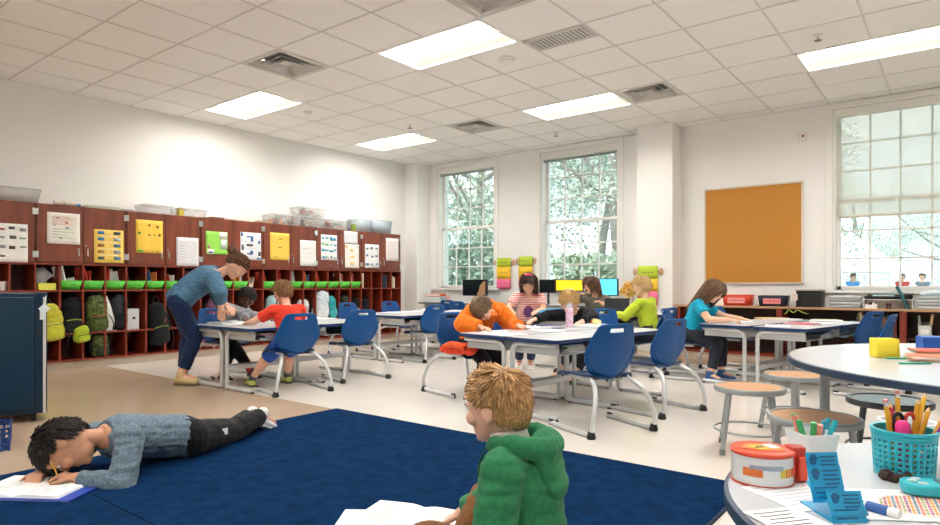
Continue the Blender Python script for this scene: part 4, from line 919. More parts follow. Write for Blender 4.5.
# ------------------------------------------------------------------ outdoors
struct(MB().bb(-40, 40, YB + .4, 70, -.35, -.3).build('ground', mat('pale_paving', '#b9bdb4', .9, var=.08, vscale=.4)))
def leaf_mat(name, a, b): return mat(name, a, .6, col2=b, vscale=1.2)
lf = [leaf_mat('leaves_fresh', '#bcc8b2', '#8fa48c'), leaf_mat('leaves_deep', '#9cae9c', '#728a7a'), leaf_mat('leaves_pale', '#ccd4c6', '#a8b6a6')]  # leaf greens paled to stand for overexposure and haze through the glass
bark = mat('grey_bark', '#8f8a84', .9, var=.25, vscale=6, bump=.4, bscale=20)
def tree(x, y, h, r, label, lm, seed, n=9000, base=.28, th=.16, leaf=.06):
    rr = random.Random(seed); t = thing('tree', label, 'tree', (x, y, -.3), 0, 'trees outside the windows')
    m = MB(); m.tube(spline([(0, 0, 0), (.05*th, 0, h*.25), (rr.uniform(-.3, .3), rr.uniform(-.2, .2), h*.55), (rr.uniform(-.5, .5), 0, h*.85)], 4), [th*(1 - .045*i) for i in range(13)], 10); m.build('trunk', bark, t)
    for k in range(6):
        a = rr.uniform(0, 6.28); z = h*rr.uniform(.35, .6); e = V((math.cos(a)*r*.7, math.sin(a)*r*.7, z + h*rr.uniform(.1, .3)))
        MB().tube(spline([(0, 0, z), (e.x*.45, e.y*.45, z + (e.z - z)*.35), e], 4), [th*.45 - .03*th*i for i in range(9)], 7).build('branch', bark, t)
    m = MB(); cl = []
    for k in range(26):
        a = rr.uniform(0, 6.28); q = rr.random()**.5*r; z = h*(base + (1 - base)*rr.random()); sc = 1 - ((z/h - .6)/.55)**2; cl.append((V((math.cos(a)*q*max(.3, sc), math.sin(a)*q*max(.3, sc), z)), r*rr.uniform(.25, .45)))
    for k in range(n):
        c, cr = rr.choice(cl); d = V((rr.gauss(0, 1), rr.gauss(0, 1), rr.gauss(0, .8))).normalized()*cr*rr.random()**.4; p = c + d
        u = V((rr.gauss(0, 1), rr.gauss(0, 1), rr.gauss(0, 1))).normalized(); w = u.orthogonal().normalized(); s = leaf*rr.uniform(.6, 1.3)
        m.add([p - u*s, p + w*s*.5, p + u*s, p - w*s*.5], [(0, 1, 2, 3)])
    m.build('foliage', lm, t, smooth=0)
tree(-10.6, 14.2, 7.5, 2.6, 'leafy tree outside the left window, left side', lf[0], 1)
tree(-8.6, 17.5, 9, 3.2, 'larger leafy tree behind, seen through the left window', lf[1], 2, n=10200)
tree(-6.2, 13.6, 6.5, 2.0, 'tree with a thick pale trunk outside the middle window', lf[2], 3, base=.45, th=.24, n=5100)
tree(-7.8, 20, 10, 3.4, 'tall dark green tree far behind the middle window', lf[1], 4, n=10200)
tree(-4.6, 19, 9, 3.0, 'fresh green tree seen at the right of the middle window', lf[0], 5, n=9000)
tree(-12.8, 20, 9.5, 3.2, 'far tree at the left edge of the left window', lf[2], 9, n=7800)
tree(-4.6, 40, 6.5, 3.0, 'round tree behind the white tent outside the right window', lf[0], 6, n=6600, base=.2)
tree(-.5, 43, 6.8, 3.6, 'broad pale tree across the right window', lf[2], 7, n=9000, base=.15)
tree(4.0, 44, 7.2, 4.0, 'far tree at the right edge of the right window', lf[0], 8, n=6000, base=.2)
for k, (x0, h, lab) in enumerate(((-9.2, 2.2, 'low green hedge outside the left window'), (-5.6, 1.9, 'low green hedge outside the middle window'))):
    rr = random.Random(k + 20); m = MB()
    for i in range(2600):
        p = V((rr.uniform(-1.7, 1.7), rr.uniform(-.45, .45), h*rr.random()**.8)); u = V((rr.gauss(0, 1), rr.gauss(0, 1), rr.gauss(0, 1))).normalized(); w = u.orthogonal().normalized(); s = .1*rr.uniform(.6, 1.3)
        m.add([p - u*s, p + w*s*.5, p + u*s, p - w*s*.5], [(0, 1, 2, 3)])
    t = thing('hedge', lab, 'hedge', (x0, 12.0 + .4*k, -.3)); m.build('foliage', lf[1 - k], t, smooth=0)
    for i in range(3): MB().cyl((-1 + i, 0, 0), (-1 + i, 0, h*.7), .05).build('stem', bark, t)
t = thing('white_tent', 'white canopy tent outside the right window', 'tent', (-3.55, 30, -.3), .2)
m = MB(); s, e, ap = 1.5, 1.95, 3.4
m.add([(-s, -s, e), (s, -s, e), (s, s, e), (-s, s, e), (0, 0, ap), (-s, -s, e - .22), (s, -s, e - .22), (s, s, e - .22), (-s, s, e - .22)], [(0, 1, 4), (1, 2, 4), (2, 3, 4), (3, 0, 4), (0, 5, 6, 1), (1, 6, 7, 2), (2, 7, 8, 3), (3, 8, 5, 0)])
m.build('canopy', mat('tent_cloth', '#f4f4f2', .7), t, solid=.02, smooth=0)
for sx in (-1, 1):
    for sy in (-1, 1): MB().cyl((sx*s, sy*s, 0), (sx*s, sy*s, e), .03).build('post', whitep, t)
# ------------------------------------------------------------------ people
def ik(a, b, l1, l2, pole):
    d = b - a; L = d.length
    if L > (l1 + l2)*.995: b = a + d*((l1 + l2)*.995/L); d = b - a; L = d.length
    if L < abs(l1 - l2)*1.05: L = abs(l1 - l2)*1.05
    n = d.normalized(); x = (l1*l1 - l2*l2 + L*L)/(2*L); h = math.sqrt(max(0, l1*l1 - x*x))
    p = pole - n*pole.dot(n); p = p.normalized() if p.length > 1e-5 else n.orthogonal().normalized()
    return a + n*x + p*h, b
def sub(pts, rs, f0, f1):            # cut a polyline of joints to the fraction range, keeping radii
    tot = sum((b - a).length for a, b in zip(pts, pts[1:])); out = []; ro = []; acc = 0
    N_ = 10; res = []
    for (a, b), (r0, r1) in zip(zip(pts, pts[1:]), zip(rs, rs[1:])):
        for k in range(N_): t = k/N_; res.append((acc + (b - a).length*t, a + (b - a)*t, r0 + (r1 - r0)*t))
        acc += (b - a).length
    res.append((acc, pts[-1], rs[-1]))
    return [(p, r) for s_, p, r in res if f0*tot - 1e-6 <= s_ <= f1*tot + 1e-6]
skin_mats = {}
def skin(h): return mat('skin_' + h.strip('#'), h, .5, var=.03, vscale=12, spec=.35)
def hand(m, w, d, pn, s, side, curl=.5):
    """palm, four unequal fingers and a thumb; d points along the hand, pn out of the palm"""
    d = d.normalized(); pn = (pn - d*pn.dot(d)).normalized(); sd = d.cross(pn)*side      # towards the thumb
    pl = .062*s
    for k in range(4):
        o = (k - 1.5)*.0155*s; m.cap(w + sd*(-o*.6) + d*.008*s, w + d*pl + sd*(-o), .0125*s, .0105*s, 8)
    for k, ln in enumerate((.056, .064, .059, .045)):
        o = (k - 1.5)*.0165*s; b = w + d*pl + sd*(-o); q = d; a = curl
        for j, f in enumerate((.45, .32, .26)):
            q = (q*math.cos(a*.7) + pn*math.sin(a*.7)).normalized(); pn2 = q; e = b + q*ln*f*s; m.cap(b, e, (.0085 - .0008*j)*s, (.008 - .0009*j)*s, 8); b = e
    b = w + d*.02*s + sd*.02*s; q = (d*.6 + sd*.75 + pn*.25).normalized(); e = b + q*.034*s; m.cap(b, e, .0115*s, .0095*s, 8)
    q = (d*.85 + sd*.25 + pn*.4).normalized(); m.cap(e, e + q*.03*s, .0095*s, .0075*s, 8)
def person(label, s, pelvis, neck, fwd, face_d, crown, hands, feet, skn, hair, shirt, pants, shoes, vox=.0065, bend=None, hs=1.0, headoff=None, epole=None, kpole=None, toes=None, hcurl=.5, palm=None, socks=None, extra=None):
    pelvis, neck, fwd, face_d, crown = V(pelvis), V(neck), V(fwd), V(face_d).normalized(), V(crown).normalized()
    up = (neck - pelvis).normalized(); fwd = (fwd - up*fwd.dot(up)).normalized(); R = fwd.cross(up)
    bend = V(bend) if bend else V((0, 0, 0)); mid = (pelvis + neck)/2 + bend*2
    def spine(t): return pelvis*(1-t)**2 + mid*(2*t*(1-t)) + neck*t*t if 0 <= t <= 1 else (pelvis + up*(t*.36*s) if t < 0 else neck + up*((t-1)*.36*s))
    prof = [(-.17, .07, .055), (-.12, .1, .075), (0, .116, .088), (.2, .111, .083), (.45, .107, .08), (.68, .12, .085), (.85, .122, .076), (.94, .085, .058), (1.0, .046, .046)]
    def torso(m, t0, t1, e, n=20):
        rings = []
        for k in range(17):
            t = t0 + (t1 - t0)*k/16
            for (a, w0, d0), (b, w1, d1) in zip(prof, prof[1:]):
                if t <= b or b == 1.0: q = min(1, max(0, (t - a)/(b - a))); w, d = w0 + (w1 - w0)*q, d0 + (d1 - d0)*q; break
            rings.append((spine(t), R*(w*s + e), fwd*(d*s + e)))
        m.loft(rings, n)
    crown = (crown - face_d*crown.dot(face_d)).normalized(); HR = face_d.cross(crown)
    hk = s*hs; hc = neck + up*(.045*s) + crown*(.105*hk) + face_d*(.025*hk)
    if headoff: hc += V(headoff)
    Hm = Matrix((HR, face_d, crown)).transposed()
    H = lambda x, y, z: hc + HR*(x*hk) + face_d*(y*hk) + crown*(z*hk)
    b = MB(); torso(b, -.16, 1.0, 0)
    b.cap(neck - up*.03*s, H(0, -.02, -.055), .037*s, .036*hk)
    b.ball(hc, V((.073, .09, .096))*hk, Hm); b.ball(H(0, .03, -.058), V((.05, .055, .05))*hk, Hm); b.ball(H(0, .062, -.088), V((.022, .02, .018))*hk, Hm)
    b.cap(H(0, .083, .014), H(0, .0925, -.018), .0085*hk, .0118*hk, 8)
    for x in (-1, 1):
        b.ball(H(x*.073, -.006, -.014), V((.012, .02, .029))*hk, Hm); b.ball(H(x*.036, .066, -.03), V((.024, .022, .022))*hk, Hm); b.ball(H(x*.031, .076, .03), V((.026, .014, .009))*hk, Hm)
    arms, legs = [], []
    for k, sd in ((0, -1), (1, 1)):        # left, right
        sh = spine(.86) + R*(sd*.128*s); ep = V(epole[k]) if epole else (R*sd*.6 - fwd*.5 - up*.6)
        el, wr = ik(sh, V(hands[k]), .205*s, .19*s, ep); arms.append((sh, el, wr))
        b.cap(spine(.84) + R*(sd*.06*s), sh, .052*s, .046*s); b.cap(sh, el, .043*s, .033*s); b.cap(el, wr, .033*s, .023*s)
        hd = (wr - el).normalized(); pn = V(palm[k]) if palm else V((0, 0, -1)) 
        if abs(hd.dot(pn.normalized())) > .9: pn = pn + R*sd*-1
        hand(b, wr, (hd + V((0, 0, .0))).normalized(), pn, s*.95, sd*-1, hcurl)
        hp = pelvis + R*(sd*.068*s) - up*.01*s; kp = V(kpole[k]) if kpole else (fwd + V((0, 0, .6)))
        kn, an = ik(hp, V(feet[k]), .29*s, .285*s, kp); legs.append((hp, kn, an))
        b.cap(hp, kn, .07*s, .048*s); b.cap(kn, an, .047*s, .03*s); b.cap(kn + (an - kn)*.2, kn + (an - kn)*.4, .05*s, .046*s)
        td = V(toes[k]) if toes else V((fwd.x, fwd.y, 0)).normalized()
        b.cap(an + V((0, 0, -.015*s)), an + td*.1*s + V((0, 0, -.03*s)), .03*s, .024*s)
    body = remesh(b, 'person', skin(skn), None, vox, 3)
    tag(body, label, 'person')
    # face
    for x in (-1, 1):
        e = MB().ball(H(x*.031, .0752, .004), .0118*hk, nu=12, nv=8).build('eye', mat('eye_white', '#e9e6e0', .25), body)
        MB().ball(H(x*.031, .0845, .003), V((.0072, .0035, .0072))*hk, Hm, 10, 8).build('iris', mat('eye_iris', '#2c2119', .2), e)
        MB().ball(H(x*.031, .0745, .0085), V((.0142, .0125, .0105))*hk, Hm, 12, 8).build('eyelid', skin(skn), body)
        MB().tube([H(x*.015, .093, .026), H(x*.031, .0935, .031), H(x*.048, .084, .027)], .0032*hk, 6).build('eyebrow', hair[1], body)
    MB().tube([H(-.021, .0775, -.058), H(-.01, .083, -.057), H(0, .0845, -.058), H(.01, .083, -.057), H(.021, .0775, -.058)], [.0018*hk, .0036*hk, .004*hk, .0036*hk, .0018*hk], 8).build('mouth', mat('lips', '#b9786a', .5), body)
    make_hair(body, H, hk, hair, s)
    # clothes
    sm, sl = shirt[0], shirt[1]; hem = shirt[2] if len(shirt) > 2 else -.1; fat = shirt[3] if len(shirt) > 3 else .011
    m = MB(); torso(m, hem, .965, fat*s + .002)
    for k, sd in ((0, -1), (1, 1)):
        sh, el, wr = arms[k]; m.cap(spine(.83) + R*(sd*.05*s), sh, .056*s + fat*.6, .05*s + fat*.8)
        q = sub([sh, el, wr], [.043*s + fat*1.2, .036*s + fat*1.2, .027*s + fat*.9], 0, sl); m.tube([p for p, r in q], [r for p, r in q], 14); m.ball(el, .034*s + fat*1.2) if sl > .6 else None
    top = remesh(m, shirt[4] if len(shirt) > 4 else 'shirt', sm, body, vox, 3, .0075*s, 15, int(s*100))
    pm, pl_ = pants[0], pants[1]; fat2 = pants[2] if len(pants) > 2 else .008
    m = MB(); torso(m, -.18, .13, fat2)
    for k in (0, 1):
        hp, kn, an = legs[k]; q = sub([hp, kn, an], [.07*s + fat2, .05*s + fat2, (.034*s + fat2) if pl_ > .6 else .052*s + fat2*1.5], 0, pl_); m.tube([p for p, r in q], [r for p, r in q], 14); m.ball(hp, .072*s + fat2); m.ball(kn, .048*s + fat2) if pl_ > .55 else None
        if pl_ > .8: m.cap(kn + (an - kn)*.18, kn + (an - kn)*.42, .051*s + fat2, .047*s + fat2*.8)
    remesh(m, 'trousers' if pl_ > .6 else 'shorts', pm, body, vox, 3, .004*s, 15, 3)
    for k in (0, 1):
        hp, kn, an = legs[k]; td = V(toes[k]).normalized() if toes else V((fwd.x, fwd.y, 0)).normalized()
        dn = V((0, 0, -1)); dn = (dn - td*dn.dot(td)); dn = dn.normalized() if dn.length > .2 else (kn - an).normalized()*-1; dn = (dn - td*dn.dot(td)).normalized(); sdv = td.cross(dn)
        if shoes:
            m = MB(); c = an + dn*.03*s
            m.loft([(c - td*.05*s, sdv*.018*s, dn*.018*s), (c - td*.042*s, sdv*.031*s, dn*.028*s), (c, sdv*.036*s, dn*.032*s), (c + td*.06*s + dn*.006*s, sdv*.04*s, dn*.025*s), (c + td*.11*s + dn*.011*s, sdv*.036*s, dn*.018*s), (c + td*.135*s + dn*.013*s, sdv*.02*s, dn*.012*s)], 14)
            m.cap(an - dn*.012*s, c, .036*s, .036*s)
            sh = remesh(m, 'shoe', shoes[0], body, .005, 2)
            m = MB(); c2 = an + dn*.056*s; m.loft([(c2 - td*.055*s, sdv*.02*s, dn*.008*s), (c2 - td*.045*s, sdv*.034*s, dn*.009*s), (c2 + td*.05*s, sdv*.041*s, dn*.009*s), (c2 + td*.11*s, sdv*.038*s, dn*.009*s), (c2 + td*.142*s, sdv*.018*s, dn*.007*s)], 14); m.build('sole', shoes[1], sh)
        if socks:
            m = MB(); q = sub([kn, an], [.052*s, .036*s], .72, 1); m.tube([p for p, r in q], [r for p, r in q], 14); m.build('sock', socks, body)
    return dict(body=body, H=H, hk=hk, spine=spine, R=R, fwd=fwd, up=up, arms=arms, legs=legs, s=s, top=top, Hm=Hm, neck=neck, hc=hc)
def make_hair(body, H, hk, hair, s):
    style, hm = hair[0], hair[1]; seed = hair[2] if len(hair) > 2 else 1; rr = random.Random(seed)
    A = (.077, .094, .1)
    Ls = {'short': .036, 'messy': .046, 'curly': .016, 'long': .22, 'bob': .12, 'tied': .05}[style]
    n = {'short': 1400, 'messy': 1700, 'curly': 900, 'long': 800, 'bob': 700, 'tied': 700}[style]
    wd = {'short': .0068, 'messy': .007, 'curly': .011, 'long': .0095, 'bob': .0095, 'tied': .0085}[style]
    def ok(x, y, z):
        if y > .45: lim = .40 + .1*abs(x)
        elif y > .0: lim = .05 + .35*(y/.45)
        elif y > -.25: lim = .05 + .29*y/.25
        else: lim = -.24 - .28*min(1, (-y - .25)/.5)
        if style in ('short', 'messy') and abs(x) > .6 and -.32 < y < .25: lim = max(lim, .2)
        if style in ('long', 'bob'): lim -= .05 if y > .45 else .15
        return z > lim
    m = MB()
    nu, nv = 36, 24; vs = []; keep = []
    for j in range(nv + 1):
        ph = PI*j/nv
        for i in range(nu):
            t = 2*PI*i/nu; d = V((math.sin(ph)*math.cos(t), math.sin(ph)*math.sin(t), math.cos(ph))); vs.append(H(d.x*A[0]*1.03, d.y*A[1]*1.03, d.z*A[2]*1.03)); keep.append(ok(*d))
    fs = [(j*nu+i, j*nu+(i+1) % nu, (j+1)*nu+(i+1) % nu, (j+1)*nu+i) for j in range(nv) for i in range(nu)]
    m.mat(1).add(vs, [f for f in fs if all(keep[q] for q in f)])
    cen = V((0, -.3, .95)).normalized(); k = 0
    while n > 0 and k < 16000:
        k += 1
        z = 1 - 2*(k*.7548777 % 1); a = 2*PI*(k*.5698403 % 1); d = V((math.sqrt(max(0, 1 - z*z))*math.cos(a), math.sqrt(max(0, 1 - z*z))*math.sin(a), z))
        if not ok(*d): continue
        n -= 1
        p = V((d.x*A[0], d.y*A[1], d.z*A[2]))*1.02; L = Ls*rr.uniform(.7, 1.3)
        fl = (d - cen*.95); fl = fl - d*fl.dot(d); fl = fl.normalized() if fl.length > .05 else V((rr.gauss(0, 1), 1, 0)).normalized()
        if style in ('short', 'messy') and d.y > .0 and d.z > .3: fl = (fl*.5 + V((.8, .15, 0))); fl = (fl - d*fl.dot(d)).normalized()
        jit = V((rr.gauss(0, 1), rr.gauss(0, 1), rr.gauss(0, 1)))*(.3 if style == 'messy' else .2)
        if style in ('long', 'bob'): fl = (fl*.4 + V((.5*(1 if d.x > 0 else -1), -.3, -.7))).normalized()
        if style == 'tied': fl = (V((0, -1, .15)) - d*V((0, -1, .15)).dot(d)).normalized()
        lift = {'short': .22, 'messy': .24, 'curly': .9, 'long': .05, 'bob': .05, 'tied': .02}[style]
        if style == 'messy': lift *= (.35 + .9*max(0, d.z)); L *= .32 + .8*max(0, d.z)
        pts = [p*1.0]; st = 4 if Ls < .1 else 7; q = p; g = V((0, 0, -1))
        for i in range(st):
            dirv = fl + jit*.5 + d*lift*(1 - i/st) + g*(0 if Ls < .1 else .25*i)
            q = q + dirv.normalized()*(L/st)
            e = math.sqrt((q.x/A[0])**2 + (q.y/A[1])**2 + (q.z/A[2])**2)
            if e < 1.05 and q.z > -.07: q = q*(1.05/e)
            if Ls >= .1:
                rad = math.hypot(q.x, q.y)
                if rad > .1: q.x *= .1/rad; q.y *= .1/rad
                if q.y > .02 and abs(q.x) < .066: q.x = .066*(1 if d.x > 0 else -1)
            pts.append(q.copy())
        pts = [H(*x) for x in pts]; w = wd*hk
        m.mat(rr.choice((0, 0, 1, 2))).tube(pts, [w*(1 - .85*(i/st)**1.6) for i in range(st + 1)], 5)
    if style == 'tied':
        m.mat(1).ball(H(0, -.1, .05), .04*hk)
        for k in range(70):
            a = rr.uniform(0, 6.28); m.mat(k % 3).tube(spline([H(0, -.09, .05), H(.035*math.cos(a), -.12, .05 + .035*math.sin(a)), H(.035*math.cos(a + 1), -.15 - rr.uniform(0, .025), .04 + .035*math.sin(a + 1))], 3), [.008*hk]*4 + [.006*hk, .004*hk, .002*hk], 5)
    c0, c1 = HAIRC[hm.name]
    mid = [(x + y)/2 for x, y in zip(c0, c1)]
    mats = [mat(hm.name + '_mid', mid, .5, spec=.35), mat(hm.name + '_dark', [x*.35 + y*.65 for x, y in zip(c0, c1)], .5, spec=.3), mat(hm.name + '_light', c0, .5, spec=.35)]
    m.build('hair', mats, body, smooth=60)
HAIRC = {}
def srgb(h): return [int(h[1:][i:i+2], 16)/255 for i in (0, 2, 4)]
def hairm(n, a, b):
    m = mat('hair_' + n, a, .55, col2=b, vscale=60, spec=.3); HAIRC[m.name] = (srgb(a), srgb(b)); return m
def stripes(name, c1, c2, scale, axis='Z'):
    m = mat(name, c1, .85); nt = m.node_tree; N = nt.nodes; L = nt.links; b = N['Principled BSDF']
    tc = N.new('ShaderNodeTexCoord'); w = N.new('ShaderNodeTexWave'); w.bands_direction = axis; w.inputs['Scale'].default_value = scale; w.inputs['Distortion'].default_value = .6; w.inputs['Detail'].default_value = 0
    L.new(tc.outputs['Object'], w.inputs[0]); r = N.new('ShaderNodeValToRGB'); r.color_ramp.interpolation = 'CONSTANT'; r.color_ramp.elements[1].position = .5
    r.color_ramp.elements[0].color = lin(c1); r.color_ramp.elements[1].color = lin(c2); L.new(w.outputs[0], r.inputs[0]); L.new(r.outputs[0], b.inputs['Base Color']); return m
P = {}
# boy in the green hoodie, cross-legged on the carpet
f = V((-.974, -.215, 0)); pel = V((-1.065, 1.665, .095))
sd = f.cross(V((0, 0, 1)))
P['green'] = person('boy in a green hooded sweatshirt sitting on the carpet in the foreground', 1.05, pel, pel + f*.055 + V((0, 0, .35)), f, f*.95 + V((-.05, .12, -.12)), V((-.1, 0, 1)),
    [pel + f*.2 - sd*.16 + V((0, 0, -.01)), pel + f*.32 + sd*.16 + V((0, 0, .03))], [pel + f*.28 + sd*.08 + V((0, 0, -.05)), pel + f*.24 - sd*.05 + V((0, 0, -.05))], '#e9b9a0', ('messy', hairm('sandy', '#c79d6c', '#80623e'), 3),
    (cloth('#2f7a52'), .97, -.13, .021, 'hoodie'), (cloth('#7a5230'), .97, .014), (paint('#3b4a5a'), whitep), vox=.0055, kpole=[f*.7 - sd*1.0 + V((0, 0, .5)), f*.7 + sd*1.0 + V((0, 0, .5))], toes=[sd*.9 + f*.2, -sd*.9 + f*.2], epole=[-sd*.5 - f*.9, sd*.5 - f*.9], hs=1.06, bend=-f*.025, headoff=f*.005 + V((0, 0, -.045)))
g = P['green']; hood = cloth('#2f7a52'); m = MB(); n_ = g['neck']; ff, rr_, uu = g['fwd'], g['R'], g['up']
for k in range(22):
    a = -2.35 + 4.7*k/21; r = .098
    c = n_ + ff*(-.035 - math.cos(a)*r*.95) + rr_*(math.sin(a)*r) + uu*(.012 - .028*math.cos(a) - .03*(math.cos(a) < -.3)*(-math.cos(a)))
    m.ball(c, .03 if abs(a) > 1.6 else .036, nu=10, nv=8)
for z, r in ((-.01, .05), (-.05, .058), (-.09, .052), (-.13, .038)): m.ball(n_ - ff*(.1 - z*.18) + uu*z, V((.105 + z*.25, .036, .05)), Matrix((rr_, ff, uu)).transposed())
remesh(m, 'hood', hood, g['top'], .006, 3, .004, 18, 2)
m = MB(); 
for sdn in (-1, 1): m.tube(spline([n_ + ff*.07 + rr_*(sdn*.03) + uu*.01, n_ + ff*.115 + rr_*(sdn*.032) - uu*.06, n_ + ff*.13 + rr_*(sdn*.03) - uu*.16], 4), .0035, 6)
m.build('drawstring', cloth('#24583c'), g['top'])
m = MB(); m.lathe([(.06, -.02), (.066, .0), (.06, .03), (.05, .036)], n=24); m.xf(Matrix.Translation(n_ + uu*.01 + ff*.01) @ Matrix((rr_, ff, uu)).transposed().to_4x4()); m.build('undershirt_collar', cloth('#dcd9d2'), g['body'])
# boy lying on the floor
P['floor'] = person('dark-haired boy in a grey shirt lying on his stomach on the carpet writing', 1.15, (-3.37, 1.74, .115), (-3.33, 1.31, .2), (.05, 0, -1), (.2, -.12, -1), (-.62, -.75, .2),
    [(-3.235, 1.165, .05), (-3.45, 1.10, .05)], [(-3.56, 2.385, .1), (-3.63, 2.34, .1)], '#c99577', ('short', hairm('black_brown', '#2a2220', '#15110f'), 6),
    (cloth('#74899a', '#54656f', 90), .97, -.08, .014), (cloth('#16191d'), .97, .016), (cloth('#dfe2e4'), whitep), vox=.0055, epole=[(1, .5, -.5), (-1, .4, -.4)], kpole=[(0, 0, -1), (0, 0, -1)], toes=[(-.2, .8, -.35), (-.3, .8, -.35)], hcurl=.9, headoff=(.012, .012, 0), hs=1.06)
l = P['floor']['legs'][0]; c = l[0].lerp(l[1], .55); m = MB().box(c.x + .083, c.y + .012, c.z + .02, .004, .05, .035, rz=.2); m.build('trouser_logo', whitep, P['floor']['body'])
# teacher
st = stripes('blue_striped_knit', '#48728f', '#3d6480', 26)
P['teacher'] = person('woman in a blue-grey striped top bending over the left desks', 1.29, (-5.84, 2.99, .80), (-5.63, 3.28, 1.05), (.4, .85, -.3), (.45, .3, -.75), (.45, .5, .55),
    [(-5.60, 3.34, .735), (-5.47, 3.20, .72)], [(-5.86, 3.03, .085), (-5.78, 2.98, .085)], '#dba98d', ('tied', hairm('brown', '#6b432b', '#3a2417'), 8),
    (st, .8, -.16, .016), (cloth('#16284a'), .93, .008), (paint('#b9a574'), paint('#6b5b44')), vox=.0075, hs=.86, toes=[(.75, .5, 0), (.8, .35, 0)], kpole=[(.4, .8, 0), (.4, .8, 0)], epole=[(-.6, .2, -.3), (.9, -.3, -.4)], bend=(-.02, .0, .035), hcurl=.7)
# boy in red
P['red'] = person('boy in a red t-shirt and blue shorts sitting at the left desks', .98, (-4.74, 3.44, .445), (-4.83, 3.47, .755), (-.97, .24, 0), (-.93, .1, -.35), (-.25, 0, 1),
    [(-5.16, 3.30, .60), (-5.10, 3.68, .60)], [(-5.17, 3.33, .065), (-5.08, 3.66, .065)], '#e3b195', ('short', hairm('light_brown', '#9a7148', '#5f4229'), 9),
    (cloth('#e0402c'), .38, -.1, .012), (cloth('#1f4fa8'), .46, .016), (paint('#c9cf6a'), paint('#4a4f3a')), vox=.007, epole=[(.2, -.8, -.4), (.2, .8, -.4)], socks=cloth('#56606a'))
# child behind the left desks
P['dark'] = person('child with short black hair leaning over the far side of the left desks', .98, (-5.98, 3.55, .445), (-5.86, 3.63, .715), (1, .2, 0), (.75, .1, -.6), (.5, .1, .8),
    [(-5.55, 3.50, .60), (-5.56, 3.75, .60)], [(-5.66, 3.33, .065), (-5.58, 3.6, .065)], '#5b3a2a', ('curly', hairm('black', '#1b1614', '#0d0b0a'), 10),
    (cloth('#a9adb3', '#878c93', 60), .95, -.1, .012), (cloth('#17181c'), .9, .012), (paint('#1a1a1d'), whitep), vox=.007, socks=cloth('#c23a2a'), epole=[(-.3, -.8, -.3), (-.3, .8, -.3)])
# orange hoodie
P['orange'] = person('child in an orange hooded sweatshirt slumped over the centre desks', 1.0, (-3.36, 4.36, .445), (-3.17, 4.33, .735), (.95, -.2, 0), (.25, -.25, -.95), (.1, -.95, .25),
    [(-2.92, 4.40, .60), (-3.06, 4.06, .60)], [(-3.02, 4.28, .065), (-3.04, 4.10, .065)], '#dba88a', ('short', hairm('dusty_brown', '#8a7358', '#5a4632'), 12),
    (cloth('#ee7a22'), .97, -.1, .034, 'hoodie'), (cloth('#191b20'), .95, .012), (paint('#a52a2e'), whitep), vox=.007, bend=(-.05, .05, .07), headoff=(-.02, -.03, -.03))
g = P['orange']; m = MB(); n_, ff, rr_, uu = g['neck'], g['fwd'], g['R'], g['up']
for z in (0, -.05, -.1): m.ball(n_ - ff*(.07 - z*.2) + uu*z, V((.1 + z*.3, .045, .05)), Matrix((rr_, ff, uu)).transposed())
for k in range(13):
    a = -2.1 + 4.2*k/12; m.ball(n_ + ff*(-.02 - math.cos(a)*.09) + rr_*(math.sin(a)*.09) + uu*.01, .032, nu=10, nv=8)
remesh(m, 'hood', cloth('#ee7a22'), g['top'], .007, 3, .004)
# girl in stripes
P['stripe'] = person('girl in a red and white striped shirt and pink headband behind the centre desks', 1.0, (-3.86, 6.0, .56), (-3.73, 5.83, .84), (.55, -.8, 0), (.35, -.8, -.35), (.1, -.1, 1),
    [(-3.50, 5.62, .66), (-3.72, 5.48, .66)], [(-3.82, 6.0, .065), (-3.93, 5.93, .065)], '#dfae92', ('bob', hairm('dark_brown', '#4a3122', '#2a1b13'), 14),
    (stripes('red_white_stripes', '#d8403c', '#efe9e4', 16), .4, -.14, .012), (cloth('#2b3550'), .95, .01), (paint('#d8d8d8'), whitep), vox=.007)
g = P['stripe']; H_ = g['H']; MB().tube([H_(.083*math.sin(a), .03, .1*math.cos(a) + .006) for a in [-1.75 + 3.5*k/16 for k in range(17)]], .012*g['hk'], 8).build('headband', paint('#e0457a'), g['body'])
m = MB(); c = g['spine'](.5) + g['fwd']*.097; m.ball(c, V((.055, .012, .08)), Matrix((g['R'], g['fwd'], g['up'])).transposed()); m.build('shirt_print', cloth('#7a4a86'), g['top'])
# blond child in a black jacket
P['jacket'] = person('blond child in a black jacket with bright blue stripes lying over the centre desk', 1.02, (-2.93, 5.72, .445), (-2.97, 5.46, .69), (-.05, -1, 0), (-.1, -.75, -.55), (.15, -.4, .8),
    [(-2.72, 5.14, .605), (-3.24, 5.16, .605)], [(-2.88, 5.26, .065), (-3.05, 5.2, .065)], '#eabfa6', ('short', hairm('blond', '#d3b078', '#a07c48'), 15),
    (cloth('#15181d'), .96, -.1, .017, 'jacket'), (cloth('#23262d'), .9, .012), (paint('#3a2c28'), darkp), vox=.007, epole=[(.9, .3, 0), (-.9, .2, .1)], socks=cloth('#d9d4cc'))
sh, el, wr = P['jacket']['arms'][1]
for k in (-1, 0, 1): m = MB().tube([p + V((.012*k, -.012*k*0, r*.98)) for p, r in sub([sh, el, wr], [.066, .062, .052], .02, .85)], .0055, 6); m.build('sleeve_stripe', paint('#2a9bd8'), P['jacket']['top'])
